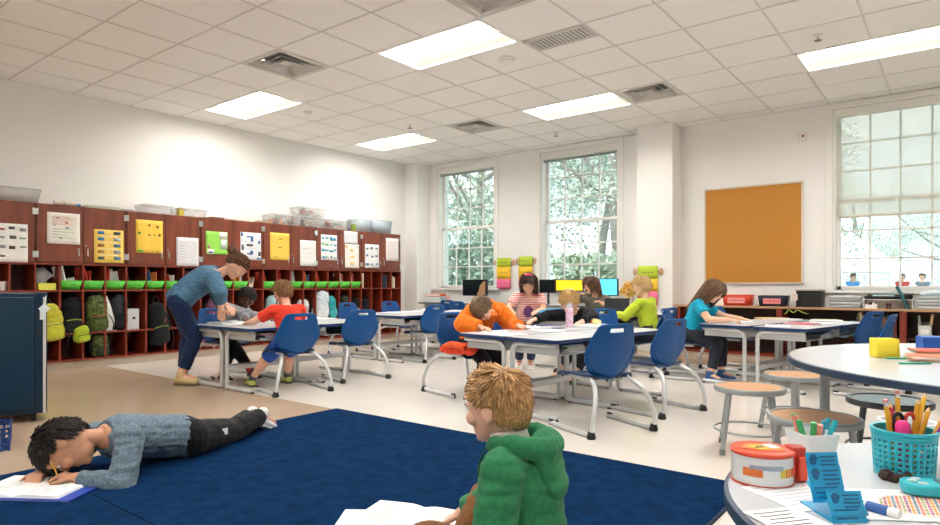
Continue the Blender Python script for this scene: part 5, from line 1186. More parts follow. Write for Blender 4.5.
# child in a taupe jacket by the screens
P['taupe'] = person('child with long brown hair in a taupe jacket in front of the blue-screened monitor', 1.08, (-3.93, 7.86, .45), (-3.89, 7.74, .80), (.15, -1, 0), (-.5, -.7, -.3), (.1, -.2, 1),
    [(-3.68, 7.52, .70), (-4.05, 7.56, .80)], [(-3.83, 7.58, .065), (-4.0, 7.6, .065)], '#dcab90', ('bob', hairm('chestnut', '#6b4a34', '#3d281b'), 17),
    (cloth('#7d746a', '#655d55', 50), .96, -.12, .02, 'jacket'), (cloth('#39404e'), .95, .01), (paint('#6a6a70'), whitep), vox=.008)
# lime shirt
P['lime'] = person('blond boy in a lime green long-sleeved shirt reaching towards the laptop', 1.04, (-2.70, 6.69, .445), (-2.76, 6.68, .79), (-1, .08, 0), (-.95, -.15, -.28), (-.1, 0, 1),
    [(-3.06, 6.56, .61), (-3.05, 6.84, .61)], [(-3.03, 6.58, .065), (-3.02, 6.76, .065)], '#eac0a4', ('short', hairm('pale_blond', '#dcc08c', '#b0905a'), 18),
    (cloth('#c2d63a'), .95, -.1, .013), (cloth('#2c3442'), .95, .012), (paint('#4a5560'), whitep), vox=.007, headoff=(.035, 0, 0), epole=[(.1, -.7, -.6), (.1, .7, -.6)])
# turquoise girl
P['turq'] = person('girl with long brown hair in a turquoise t-shirt writing at the right desks', 1.06, (-2.17, 6.42, .45), (-2.05, 6.46, .775), (1, .1, 0), (.75, -.2, -.62), (.5, -.1, 1),
    [(-1.72, 6.62, .60), (-1.76, 6.34, .60)], [(-1.88, 6.50, .065), (-1.92, 6.28, .065)], '#e6b79b', ('long', hairm('mid_brown', '#7d5a40', '#4a3223'), 19),
    (cloth('#19a3c4'), .36, -.14, .012), (cloth('#2b2f38'), .93, .008), (paint('#2b5fa0'), paint('#e9e9e9')), vox=.007, toes=[(.95, -.2, 0), (.85, -.5, 0)], epole=[(-.2, .8, -.4), (-.2, -.8, -.4)])
g = P['turq']; m = MB(); c = g['spine'](.62) + g['fwd']*.098*1.06; m.ball(c, V((.03, .008, .03)), Matrix((g['R'], g['fwd'], g['up'])).transposed()); m.build('shirt_print', paint('#b9a9d9'), g['top'])
# ------------------------------------------------------------------ things on the desks and tables
DCNT = {}
def on_desk(p, z, key=None, ex=.28, ey=.12):
    if abs(z - DZ) > .003: return p, z
    best = None
    for k, (q, r) in DESK.items():
        if key is not None and k != key: continue
        d = p - q; lx = d.x*math.cos(r) + d.y*math.sin(r); ly = -d.x*math.sin(r) + d.y*math.cos(r); e = max(abs(lx) - .38, abs(ly) - .24)
        if best is None or e < best[0]: best = (e, k, lx, ly, q, r)
    e, k, lx, ly, q, r = best; lx = max(-ex, min(ex, lx)); ly = max(-ey, min(ey, ly)); n = DCNT.get(k, 0); DCNT[k] = n + 1
    return V((q.x + lx*math.cos(r) - ly*math.sin(r), q.y + lx*math.sin(r) + ly*math.cos(r), 0)), z + .0019*n
def desk_at(g, k, lx, ly):
    q, r = DESK[(g, k)]; return V((q.x + lx*math.cos(r) - ly*math.sin(r), q.y + lx*math.sin(r) + ly*math.cos(r), 0))
def sheet(mb, cx, cy, z, w, h, rz, th=.0015): return mb.box(cx, cy, z + th/2, w, h, th, rz=rz)
def paper(u, v, z, w, h, rz, label, col='#eef0f1', ink='#b9bdc4', n=6, cat='paper', curl=0, name='paper_sheet', group='papers on the desks'):
    p, z = on_desk(at_z(u, v, z), z); t = thing(name, label, cat, (p.x, p.y, z), rz, group)
    MB().box(0, 0, .001, w, h, .0016).build('sheet', paint(col, .7), t)
    if n:
        m = MB()
        for k in range(n): m.box(-w*.06 + w*.02*math.sin(k*5), h*.38 - h*.76*k/n, .0021, w*(.72 - .12*(k % 3)), h*.022, .0004)
        m.build('writing', paint(ink, .7), t)
    return t
def open_book(u, v, z, w, h, rz, label, cover='#23408e', thick=.02, pos=None, name='open_book'):
    p = V(pos) if pos else at_z(u, v, z)
    p, z = on_desk(p, z); t = thing(name, label, 'book', (p.x, p.y, z), rz)
    MB().box(0, 0, .0025, w*1.03, h*1.04, .005).build('cover', paint(cover, .4), t, bevel=.001)
    for s in (-1, 1):
        m = MB(); n = 8; vs = []
        for j in (0, 1):
            for i in range(n + 1):
                a = i/n; vs.append((s*w/2*a, (j - .5)*h, .005 + thick*(math.sin(min(1, a*3)*PI/2)*(1 - .55*a))))
        b0 = len(vs)
        vs += [(x, y, .005) for x, y, zz in vs]
        fs = [(i, i+1, n+1+i+1, n+1+i) for i in range(n)] + [(i, b0+i, b0+i+1, i+1) for i in range(n)] + [(n+1+i, n+1+i+1, b0+n+1+i+1, b0+n+1+i) for i in range(n)] + [(n, n+b0, 2*n+1+b0, 2*n+1)] + [(b0+i, b0+n+1+i, b0+n+1+i+1, b0+i+1) for i in range(n)]
        m.add(vs, fs); pg = m.build('page_block', paperw, t)
        q = MB()
        for k in range(8): q.box(s*w*.26, h*.36 - h*.72*k/8, .0055 + thick*.74, w*(.3 - .05*(k % 3)), h*.012, .0006, mtx=Matrix.Rotation(s*thick*1.25/w, 3, 'Y'))
        q.build('printing', paint('#a7abb3', .7), pg)
    return t
def closed_book(u, v, z, w, h, th, rz, label, col, name='book', pos=None, group=None):
    p = V(pos) if pos else at_z(u, v, z)
    p, z = on_desk(p, z); t = thing(name, label, 'book', (p.x, p.y, z), rz, group)
    MB().bb(-w/2, w/2, -h/2, h/2, 0, .002).bb(-w/2, w/2, -h/2, h/2, th - .002, th).bb(-w/2, -w/2 + .003, -h/2, h/2, 0, th).build('cover', paint(col, .4), t)
    MB().bb(-w/2 + .003, w/2 - .004, -h/2 + .004, h/2 - .004, .002, th - .002).build('pages', paperw, t); return t
def pencil(a, b, label, col='#e3a82a', r=.0036, group=None, tip=True, eraser=True):
    a, b = V(a), V(b); t = thing('pencil', label, 'pencil', a, 0, group); d = (b - a); L = d.length; d.normalize()
    s0, s1 = .93 if tip else 1, 0
    MB().cyl(d*(L*.09 if eraser else 0), d*L*s0, r, n=6).build('barrel', paint(col, .35), t)
    if eraser: MB().cyl(d*L*.045, d*L*.09, r*1.04, n=10).build('ferrule', chrome, t); MB().cyl((0, 0, 0), d*L*.045, r*.95, n=10).build('eraser', paint('#d98a8a'), t)
    if tip: MB().cyl(d*L*.93, d*L*.985, r, r*.3, n=6).build('sharpened_wood', paint('#d9b588'), t); MB().cyl(d*L*.985, d*L, r*.3, r*.08, n=6).build('lead', darkp, t)
    return t
# floor: the two boys' books
R0 = math.atan2(.27, .41)
open_book(0, 0, .022, .42, .27, -2.55, 'open white workbook in front of the boy lying on the carpet', '#e4e6ea', .012, pos=(-3.32, 1.03, 0))
t = closed_book(0, 0, .014, .40, .30, .008, -2.55, 'blue folder under the open workbook on the carpet', '#1d43a8', 'folder', pos=(-3.25, 1.07, 0)); t['category'] = 'folder'
pencil((-3.26, 1.10, .075), (-3.19, 1.05, .16), 'yellow pencil in the hand of the boy lying on the carpet')
bpy.data.objects.remove; pk = at_z(410, 519, .02)
open_book(0, 0, .014, .42, .28, .3, 'open black and white printed booklet on the carpet before the boy in green', '#d4d6d8', .012, pos=(pk.x, pk.y, 0))
p2_ = at_z(372, 521, .014); paper(362, 523, .0145, .2, .28, .62, 'white sheet half under the printed booklet on the carpet', n=7)
# centre desks
Z = DZ
open_book(515, 327.5, Z, .36, .24, 1.2, 'open white exercise book with blue cover by the orange hoodie child', '#1d3f86')
paper(483, 331, Z, .2, .26, .5, 'white sheet at the left corner of the centre desks')
paper(513, 335, Z, .22, .28, 1.3, 'white sheet near the front edge of the centre desks', ink='#c7a9a4')
open_book(552, 321.5, Z, .34, .24, .2, 'open book before the blond child on the centre desks', '#cdd3da', pos=desk_at(2, 3, -.2, .1))
paper(560, 331, Z, .21, .28, 1.0, 'white sheet near the front right of the centre desks')
paper(628, 326, Z, .21, .28, 1.6, 'white sheet behind the second empty chair on the centre desks')
paper(540, 327, Z, .2, .27, .1, 'white worksheet in the middle of the centre desks', n=8)
closed_book(527, 320.5, Z, .2, .15, .02, .9, 'blue hardback book on the far left of the centre desks', '#23407c', pos=desk_at(2, 3, .22, -.05))
def bottle(u, v, z, label):
    p = at_z(u, v, z); t = thing('water_bottle', label, 'bottle', (p.x, p.y, z))
    MB().lathe([(.001, 0), (.03, 0), (.033, .006), (.033, .15), (.03, .165), (.018, .178)], n=24).build('bottle_body', mat('pink_floral', '#e7dbe6', .3, col2='#d58fb0', vscale=35), t)
    MB().lathe([(.026, .172), (.026, .19), (.022, .2), (.001, .2)], n=24).build('cap', mat('grey_cap', '#c2c8d2', .35), t); MB().tube(spline([(-.018, 0, .198), (-.016, 0, .215), (.016, 0, .215), (.018, 0, .198)], 4), .004, 8).build('loop', mat('grey_cap', '#c2c8d2', .35), t)
bottle(569.5, 327, Z, 'pink and white floral water bottle standing on the centre desks')
p = at_z(590, 325.5, Z); t = thing('pencil_case', 'cream pencil case with an orange stripe on the centre desks', 'pencil case', (p.x, p.y, Z), -.2)
case = mat('case_cloth', '#e6dfa8', .8, col2='#cfcf8a', vscale=25)
MB().loft([(V((x, 0, .032)), V((0, .034*s, 0)), V((0, 0, .032*s))) for x, s in ((-.115, .5), (-.11, .85), (-.06, 1), (.06, 1), (.11, .85), (.115, .5))], 16).build('case_body', case, t)
MB().loft([(V((x, 0, .032)), V((0, .035, 0)), V((0, 0, .033))) for x in (.01, .05)], 16).build('stripe', paint('#d9742c'), t); MB().tube([(-.1, -.01, .064), (.1, -.01, .064)], .003, 6).build('zipper', steel, t)
# books in the trays under the desktops
def tray_books(g, k, cols, label, side=0):
    p, r = DESK[(g, k)]; M4 = Matrix.Translation(p) @ Matrix.Rotation(r, 4, 'Z'); z = .459
    for i, (c, w, dx, th) in enumerate(cols):
        q = M4 @ V((.18 + dx if side else -.1 + dx, -.05, 0)); closed_book(0, 0, z, .24*w, .26, th*.8, r + .08*(i % 3 - 1), label % (CN2.get(c, 'coloured'), ORD[i]), c, pos=(q.x, q.y, 0)); z += th*.8 + .001
CN2 = {'#3f78a8': 'blue', '#e6e4de': 'white', '#d8d24a': 'yellow', '#c9ccd0': 'grey', '#d86a3a': 'orange', '#7fb1c9': 'pale blue', '#c83c32': 'red', '#5a9a8a': 'green', '#e0a2b0': 'pink', '#efe6d8': 'cream'}
tray_books(2, 0, [('#c9ccd0', 1.1, 0, .02), ('#e6e4de', 1.1, 0, .018), ('#d8d24a', 1, .01, .016), ('#3f78a8', 1, -.01, .016)], '%s book in the tray under the front right centre desk, %s from the bottom')
tray_books(2, 1, [('#efe6d8', 1.1, 0, .02), ('#d86a3a', 1, 0, .018), ('#c9ccd0', 1, .01, .018)], '%s book in the tray under the front left centre desk, %s from the bottom')
tray_books(0, 0, [('#e6e4de', 1.1, 0, .02), ('#7fb1c9', 1, .02, .018), ('#e0a2b0', 1, 0, .012), ('#efe6d8', 1, 0, .016)], '%s book in the desk tray beside the red-shirted boy, %s from the bottom')
tray_books(4, 0, [('#c9ccd0', 1.2, .05, .018), ('#e6e4de', 1.1, .02, .02), ('#7fb1c9', 1, .06, .016)], '%s book in the front right desk below the cork board, %s from the bottom', 1)
tray_books(4, 1, [('#e6e4de', 1.1, 0, .02), ('#7fb1c9', 1, .02, .016), ('#c9ccd0', 1, 0, .016)], '%s book in the desk of the turquoise girl, %s from the bottom')
tray_books(3, 0, [('#e6e4de', 1.1, 0, .02), ('#5a9a8a', 1, .02, .016)], '%s book in a tray under the desks before the lime-shirted boy, %s from the bottom')
tray_books(1, 0, [('#e6e4de', 1.1, 0, .02), ('#c83c32', 1, .02, .016), ('#c9ccd0', 1, .02, .016)], '%s book in the desk by the side-on chair, %s from the bottom')
# left desks
open_book(222, 322.5, Z, .36, .26, .3, 'open book in front of the teacher on the left desks', '#8fa9c9')
paper(262, 321, Z, .2, .28, 1.2, 'white sheet between the children on the left desks'); paper(243, 325, Z, .21, .28, 1.5, 'white worksheet under the hand of the red-shirted boy', n=7)
paper(305, 317, Z, .2, .28, 1.7, 'white sheet at the right end of the left desks'); closed_book(236, 315.5, Z, .2, .26, .015, .2, 'pale blue book before the dark-haired child in grey', '#a9bfd6', pos=desk_at(0, 1, .12, -.1))
# middle-left desks
paper(375, 310.5, Z, .2, .28, .4, 'white sheet on the left of the middle-left desks'); paper(404, 311, Z, .21, .28, 1.1, 'white sheet on the front of the middle-left desks'); open_book(425, 308.5, Z, .34, .24, .1, 'open book at the back of the middle-left desks', '#d5d9de')
closed_book(446, 307.5, Z, .2, .26, .02, .3, 'white book at the far right of the middle-left desks', '#dfe4e8', pos=desk_at(1, 2, .2, .02))
# desks under the window
closed_book(590, 312, Z, .3, .22, .02, .2, 'green and white book left of the open laptop', '#8fc07a'); closed_book(586, 309, Z, .26, .2, .015, -.2, 'pale book on the far left of the desks under the window', '#e2e6e8')
paper(610, 314.5, Z, .22, .3, 1.2, 'white sheet in front of the open laptop'); paper(632, 312.5, Z, .2, .28, .3, 'white sheet under the hand of the lime-shirted boy')
# right desks
open_book(728, 321.5, Z, .36, .25, -1.2, 'open exercise book the turquoise-shirted girl writes in', '#b9c2cc')
paper(762, 325, Z, .21, .28, .2, 'white sheet at the middle of the right desks'); closed_book(802, 324.5, Z, .26, .2, .012, -.35, 'pink-red folder on the right desks', '#d8486a', 'folder')
closed_book(760, 318.5, Z, .3, .22, .014, .6, 'tan folder lying on the right desks', '#d9b77e', 'folder'); closed_book(785, 320, Z, .28, .22, .012, -.2, 'pale grey folder across the right desks', '#cfd3d8', 'folder')
closed_book(806, 317.5, Z, .28, .22, .018, .1, 'white book at the back of the right desks', '#dcdfe2', pos=desk_at(4, 2, .05, .05)); closed_book(822, 319.5, Z, .24, .2, .012, .5, 'pale green folder at the right end of the right desks', '#b5cf9e', 'folder')
paper(818, 324, Z, .21, .28, -.3, 'white sheet at the right corner of the right desks'); paper(775, 315.5, Z, .21, .28, .9, 'white sheet at the far side of the right desks')
p = at_z(797, 316, Z); t = thing('ribbon', 'curled green ribbon on top of the papers on the right desks', 'ribbon', (p.x, p.y, Z + .02))
MB().tube(spline([(-.13, 0, .0), (-.09, .02, .05), (-.04, 0, .02), (.0, .02, .05), (.05, 0, .03), (.1, .02, .01)], 6), .006, 6).build('band', paint('#9db24a'), t); MB().box(.11, .02, .008, .03, .012, .004).build('end_tab', paint('#8aa03c'), t)
q = at_z(838, 331, .47); t = thing('blue_cloth', 'blue and white crumpled cloth hanging out of the right desk tray', 'cloth', (q.x, q.y, .45)); MB().ball((0, 0, .03), (.1, .07, .04)).ball((.05, .03, .0), (.06, .05, .05)).build('fold', mat('blue_white_cloth', '#9cc0dc', .9, col2='#2f6ea8', vscale=14), t); MB().ball((-.06, -.03, .0), (.05, .04, .04)).build('corner', cloth('#d7e2ea'), t)
# orange jacket on the chair
t = thing('orange_jacket', 'orange-red jacket bundled on the dark blue chair seat', 'jacket', (-3.29, 4.06, .375), .2)
m = MB(); m.ball((0, 0, .04), (.13, .1, .05)).ball((.08, .03, .03), (.08, .08, .04)).ball((-.07, -.05, .03), (.08, .06, .035)).ball((.13, -.06, .02), (.05, .05, .03)); remesh(m, 'jacket_body', cloth('#e2492e'), t, .008, 4, .012, 22)
m = MB(); m.tube(spline([(.1, -.08, .05), (.0, -.1, .08), (-.1, -.08, .05)], 5), .028, 10); remesh(m, 'sleeve', cloth('#f0643a'), t, .007, 3, .006, 25)
# large round table
ZR = .63
p = at_z(884, 357, ZR); t = thing('sticky_note_cube', 'yellow cube of sticky notes on the large round table', 'sticky notes', (p.x, p.y, ZR), .5)
MB().box(0, 0, .041, .09, .07, .082).build('note_block', mat('yellow_notes', '#f0dc3c', .7), t, bevel=.002)
m = MB(); n = 6; m.add([(-.045 + .09*i/n, -.0355 - .006*(1 - j/3)*(i/n), .0 + .082*j/3) for j in range(4) for i in range(n+1)], [(j*(n+1)+i, j*(n+1)+i+1, (j+1)*(n+1)+i+1, (j+1)*(n+1)+i) for j in range(3) for i in range(n)]); m.build('front_note', mat('yellow_notes', '#f0dc3c', .7), t, solid=.001)
p = at_z(932, 354, ZR); t = thing('cardboard_box', 'bright blue box on the large round table at the right edge', 'box', (p.x + .075, p.y + .06, ZR), .35)
MB().bb(-.13, .13, -.05, .05, 0, .078).build('carton', paint('#1657b0'), t, bevel=.003); MB().bb(-.13, .13, -.0512, -.0505, .056, .058).build('lid_seam', paint('#0f3f84'), t)
for k, (c, dz, lab) in enumerate((('#2f9a6a', 0, 'green card at the bottom of the pile on the large round table'), ('#e8683c', .006, 'orange card in the pile on the large round table'), ('#e9e4da', .012, 'cream card in the pile on the large round table'), ('#ef7a4c', .018, 'top orange-red card of the pile on the large round table'), ('#3aa572', .024, 'green card on the upper pile on the large round table'), ('#e2533a', .030, 'red card on the very top of the pile on the large round table'))):
    p = at_z(936 + (3 if k > 3 else 0), 361 - (3 if k > 3 else 0), ZR); t = thing('card', lab, 'card', (p.x, p.y, ZR + dz), .15 + .1*(k % 3)); MB().box(0, 0, .003, .2, .13, .0058).build('card_sheet', paint(c), t); MB().box(0, 0, .0031, .201, .1305, .0016).build('edge_band', paint('#efe9dc'), t)
for (u, v, rz, lab) in ((902, 359, .55, 'green strip lying beside the yellow sticky note cube'), (915, 364, .62, 'second green strip nearer the table edge')):
    p = at_z(u, v, ZR); t = thing('plastic_strip', lab, 'strip', (p.x, p.y, ZR), rz); MB().box(0, 0, .003, .12, .016, .006).build('strip_body', paint('#1f9a72'), t, bevel=.002); MB().cyl((.05, 0, .006), (.05, 0, .0065), .004).build('hole', darkp, t)
# ------------------------------------------------------------------ front round table
ZF = .56
def fp(u, v, z=ZF): return at_z(u, v, z)
RZ = math.atan2(.6157, .7880)                 # square to the line of sight
# tape in its dispenser
p = fp(762, 480); t = thing('tape_roll', 'roll of packing tape in a red and clear dispenser on the front table', 'tape', (p.x, p.y, ZF), RZ - .1)
rw = .057
MB().lathe([(.036, .004), (rw, .004), (rw, .056), (.036, .056)], n=40, close=True).build('tape_band', mat('tape_white', '#dfe2e3', .25, coat=.4), t)
MB().lathe([(.001, .0565), (rw + .002, .0565), (rw + .003, .061), (rw, .064), (.03, .066), (.001, .066)], n=40).build('red_side', mat('tape_red', '#d84a2c', .3, coat=.3), t)
MB().lathe([(.001, 0), (rw + .002, 0), (rw + .002, .004), (.001, .004)], n=40).build('lower_side', mat('tape_red2', '#c23a22', .3), t)
m = MB(); m.prism([(-.045, -.012), (.0, -.03), (.035, -.028), (.03, .018), (-.02, .025)], .0663, .067); lb = m.build('label', paint('#f08a3a'), t)
MB().box(-.008, -.008, .0675, .028, .03, .001, rz=.4).build('yellow_patch', paint('#e8c33c'), t); MB().box(.018, .002, .0675, .02, .03, .001, rz=.4).build('white_patch', whitep, t); m = MB(); m.box(-.008, -.012, .0682, .022, .004, .0006, rz=.4).box(-.006, -.002, .0682, .018, .004, .0006, rz=.4).build('dark_print', darkp, t)
q = MB()
q.prism([(rw - .008, -.02), (rw + .022, -.014), (rw + .024, .012), (rw - .008, .02)], .0, .07); q.build('cutter', mat('dispenser_red', '#b62c1c', .3), t, bevel=.004)
q = MB(); q.box(rw + .012, -.02, .03, .016, .012, .045).build('tab', mat('red_tab', '#e2553a', .3), t, bevel=.003)
for a, c, w in ((-2.2, '#e07a3a', .018), (-1.05, '#d9c23a', .014), (-.75, '#e2553a', .02), (-1.75, '#9aa7b5', .03)):
    q = MB(); n = 5
    for i in range(n): b = a + w/rw*(i - 2)*.4; q.box(math.cos(b)*(rw + .0006), math.sin(b)*(rw + .0006), .028 if c != '#9aa7b5' else .038, .001, w*.45, .016 if c != '#9aa7b5' else .008, rz=b)
    q.build('printed_mark', paint(c), t)
# white cup with pens
p = fp(811, 462); t = thing('pen_cup', 'square white cup holding green and turquoise markers', 'cup', (p.x, p.y + .01, ZF), RZ + .12)
def sqcup(w0, w1, h, th):
    m = MB(); r0, r1 = rrect(w0, w0, .008, 3), rrect(w1, w1, .008, 3); r2, r3 = rrect(w1 - 2*th, w1 - 2*th, .006, 3), rrect(w0 - 2*th, w0 - 2*th, .006, 3); n = len(r0)
    for a, za, b, zb in ((r0, 0, r1, h), (r1, h, r2, h), (r2, h, r3, th)): 
        m.add([(x, y, za) for x, y in a] + [(x, y, zb) for x, y in b], [(i, (i+1) % n, n + (i+1) % n, n + i) for i in range(n)])
    m.add([(x, y, 0) for x, y in r0], [tuple(range(n))]); m.add([(x, y, th) for x, y in r3], [tuple(range(n))]); return m
sqcup(.062, .082, .066, .002).build('cup_body', whitep, t, weld=True)
pos0 = V(t.location)
for k, (dx, dy, tx, ty, h, c, lab) in enumerate(((-.02, -.02, -.035, -.005, .092, '#3fae6a', 'green marker leaning at the left of the white cup'), (-.012, .012, -.03, .02, .1, '#58b878', 'pale green marker in the white cup'), (-.004, -.01, -.01, -.02, .09, '#4fb06a', 'green marker in the middle of the white cup'), (-.02, .0, -.034, .01, .098, '#e8867a', 'coral marker in the white cup'), (.006, -.015, .0, -.028, .086, '#e59a86', 'pink-orange marker in the white cup'), (.012, .01, .03, .0, .088, '#2f9fb8', 'teal blue marker in the white cup'), (.02, -.012, .05, -.01, .09, '#27b6c8', 'bright turquoise marker leaning right in the white cup'), (.022, .012, .055, .02, .088, '#34a8be', 'turquoise marker at the right of the white cup'))):
    R3 = Matrix.Rotation(RZ + .12, 3, 'Z'); a, b = R3 @ V((dx*.7, dy*.7, .004)), R3 @ V((tx, ty, h)); d = (b - a).normalized(); o = thing('marker', lab, 'marker', pos0 + a, 0, 'markers in the white cup'); L = (b - a).length
    MB().cyl((0, 0, 0), d*L*.7, .0055, n=10).build('barrel', paint('#e4e8ea') if k % 3 == 1 else paint(c), o); MB().cyl(d*L*.62, d*L, .0065, .0058, n=10).build('cap', paint(c), o)
# turquoise basket of pencils
p = fp(904, 474); bp = V((p.x, p.y, ZF)); t = thing('pencil_basket', 'turquoise lattice basket full of pencils on the front table', 'basket', bp, RZ)
teal = mat('turquoise_plastic', '#27b3c4', .35)
m = MB(); n = 28; r0, r1, h = .052, .057, .092; zs = [0, .012] + [.012 + .0108*i for i in range(1, 7)] + [.078, .092]
rad = lambda z: r0 + (r1 - r0)*z/h
for j in range(len(zs) - 1):
    for i in range(n*2):
        if 1 <= j <= 6 and i % 2 == 1 : continue
        a0, a1 = 2*PI*i/(2*n), 2*PI*(i + 1)/(2*n); z0, z1 = zs[j], zs[j + 1]
        m.quad((rad(z0)*math.cos(a0), rad(z0)*math.sin(a0), z0), (rad(z0)*math.cos(a1), rad(z0)*math.sin(a1), z0), (rad(z1)*math.cos(a1), rad(z1)*math.sin(a1), z1), (rad(z1)*math.cos(a0), rad(z1)*math.sin(a0), z1))
for j in range(1, 8):
    z = zs[j]; 
    for i in range(n*2): a0, a1 = 2*PI*i/(2*n), 2*PI*(i + 1)/(2*n); m.quad((rad(z - .003)*math.cos(a0), rad(z - .003)*math.sin(a0), z - .003), (rad(z - .003)*math.cos(a1), rad(z - .003)*math.sin(a1), z - .003), (rad(z + .003)*math.cos(a1), rad(z + .003)*math.sin(a1), z + .003), (rad(z + .003)*math.cos(a0), rad(z + .003)*math.sin(a0), z + .003))
m.build('lattice_wall', teal, t, solid=.0022, weld=True); MB().lathe([(.001, 0), (r0, 0), (r0, .003), (.001, .003)], n=32).build('base', teal, t)
MB().lathe([(r1 - .003, h - .004), (r1 + .003, h - .004), (r1 + .003, h + .002), (r1 - .003, h + .002)], n=40, close=True).build('rim', teal, t)
R3 = Matrix.Rotation(RZ, 3, 'Z')
for k, (x0, y0, x1, y1, h, c, er, lab) in enumerate(((-.03, 0, -.045, -.01, .155, '#e8b02e', 1, 'yellow pencil with its eraser up at the left of the basket'), (-.02, .01, -.033, .0, .135, '#e2a42a', 0, 'short yellow pencil just right of the leftmost one in the basket'), (-.005, .015, .0, .02, .168, '#eab234', 1, 'yellow pencil standing tall in the middle of the basket'), (.01, -.005, .03, .0, .155, '#e5ab2c', 0, 'thick yellow pencil right of the middle in the basket'), (.005, -.02, .045, -.01, .14, '#dba126', 0, 'yellow pencil leaning right in front in the basket'), (.02, .01, .055, .015, .165, '#edb93a', 0, 'yellow pencil with a pale sharpened tip right in the basket'), (.012, -.028, .075, -.02, .135, '#e0a93a', 0, 'orange-yellow pencil leaning far right in the basket'), (.025, -.022, .085, -.01, .128, '#e9b64a', 0, 'yellow pencil at the right rim of the basket'), (.015, -.03, .06, -.035, .118, '#8a2f86', 0, 'purple pencil leaning right in the basket'), (-.01, -.01, -.012, .025, .142, '#cf2f5a', 0, 'crimson pencil at the back left of the basket'))):
    a = bp + R3 @ V((x0*.6, y0*.6, .006)); b = bp + R3 @ V((x1, y1, h))
    if er: pencil(b, a, lab, c, .0048, 'pencils in the turquoise basket', tip=False)
    else: pencil(a, b, lab, c, .0048, 'pencils in the turquoise basket', eraser=False)
o = thing('highlighter', 'hot pink highlighter with a fat cap in the turquoise basket', 'highlighter', bp + R3 @ V((-.022, -.028, .02)))
MB().lathe([(.009, 0), (.009, .06), (.013, .065), (.013, .088), (.008, .095), (.001, .096)], n=16).build('cap', paint('#e5308a'), o); MB().cyl((0, 0, -.012), (0, 0, 0), .008).build('barrel', paint('#e5308a'), o)
o = thing('scissors', 'scissors with black and red handles in the turquoise basket', 'scissors', bp + R3 @ V((.0, .0, .082)), RZ)
for s, c in ((-1, '#16171a'), (1, '#c22f26')): MB().tube([V((s*.012 + .011*math.cos(2*PI*i/16), .0, .022 + .02*math.sin(2*PI*i/16))) for i in range(17)], .0042, 8).build('handle_ring', paint(c), o)
MB().box(0, 0, -.045, .012, .003, .09).build('blades', chrome, o)
# white pitcher behind the basket
p = fp(880, 466); t = thing('white_mug', 'translucent white plastic cup behind the turquoise basket', 'cup', (p.x + .045, p.y + .05, ZF), RZ)
MB().lathe([(.001, 0), (.04, 0), (.05, .088), (.0535, .09), (.0535, .094), (.0475, .094), (.038, .004), (.001, .004)], n=32).build('cup_body', mat('milky_plastic', '#e6eaee', .3), t)
MB().lathe([(.0505, .078), (.055, .09), (.0555, .095), (.0515, .096)], n=32, close=True).build('rim', mat('milky_rim', '#eef1f4', .3), t)
# scrunchie
p = fp(897, 479); t = thing('hair_scrunchie', 'brown patterned scrunchie in front of the turquoise basket', 'scrunchie', (p.x - .002, p.y - .012, ZF + .008))
MB().tube([V((.02*math.cos(2*PI*i/24)*(1 + .12*math.sin(i*2.6)), .016*math.sin(2*PI*i/24), .003*math.sin(i*1.7))) for i in range(25)], [.0085 + .0018*math.sin(i*2.9) for i in range(25)], 10).build('band', mat('scrunchie_cloth', '#4a2c22', .8, col2='#17100e', vscale=160), t)
MB().ball((.01, -.016, .003), (.006, .005, .004)).build('bead', paint('#b9462f'), t)
# accordion of blue bookmark cards
p = fp(832, 512); bl = mat('blue_card', '#1fa4d6', .4); t = thing('card_display', 'folded row of bright blue paw print cards standing on the front table', 'cards', (p.x, p.y, ZF), RZ + .05)
def card(w, h, y0, z0, tilt, x0=0, yaw=0):
    c = Matrix.Translation((x0, y0, z0)) @ Matrix.Rotation(yaw, 4, 'Z') @ Matrix.Rotation(tilt, 4, 'X')
    o = MB().bb(-w/2, w/2, -.001, .001, 0, h).xf(c).build('card', bl, t)
    k = MB()
    for a, b, r in ((-.3, .72, .006), (-.36, .82, .0035), (-.31, .88, .0038), (-.25, .88, .0038), (-.2, .82, .0035)): k.ball((a*w, -.0012, b*h), (r, .0006, r), nu=10, nv=6)
    for i in range(4): k.box(.16*w, -.0014, (.86 - .12*i)*h, w*(.5 - .06*(i % 2)), .0006, .0028)
    for i in range(3): k.box(-.05*w, -.0014, (.4 - .13*i)*h, w*(.7 - .05*i), .0006, .0022)
    k.xf(c).build('paw_print', paint('#17608f'), o)
card(.058, .056, .03, .036, -.25, .008); card(.06, .06, -.004, .018, -.3, -.006, .05); card(.058, .05, -.05, .0, -.35, -.002)
for (y0, y1, z0, z1, w) in ((-.004, .028, .02, .045, .058), (-.034, -.004, .03, .018, .07), (-.05, -.03, .012, .03, .06)):
    MB().quad((-w/2, y0, z0), (w/2, y0, z0), (w/2, y1, z1), (-w/2, y1, z1)).build('fold', bl, t, solid=.0015)
MB().bb(-.03, .034, -.045, .045, 0, .004).build('base_card', bl, t)
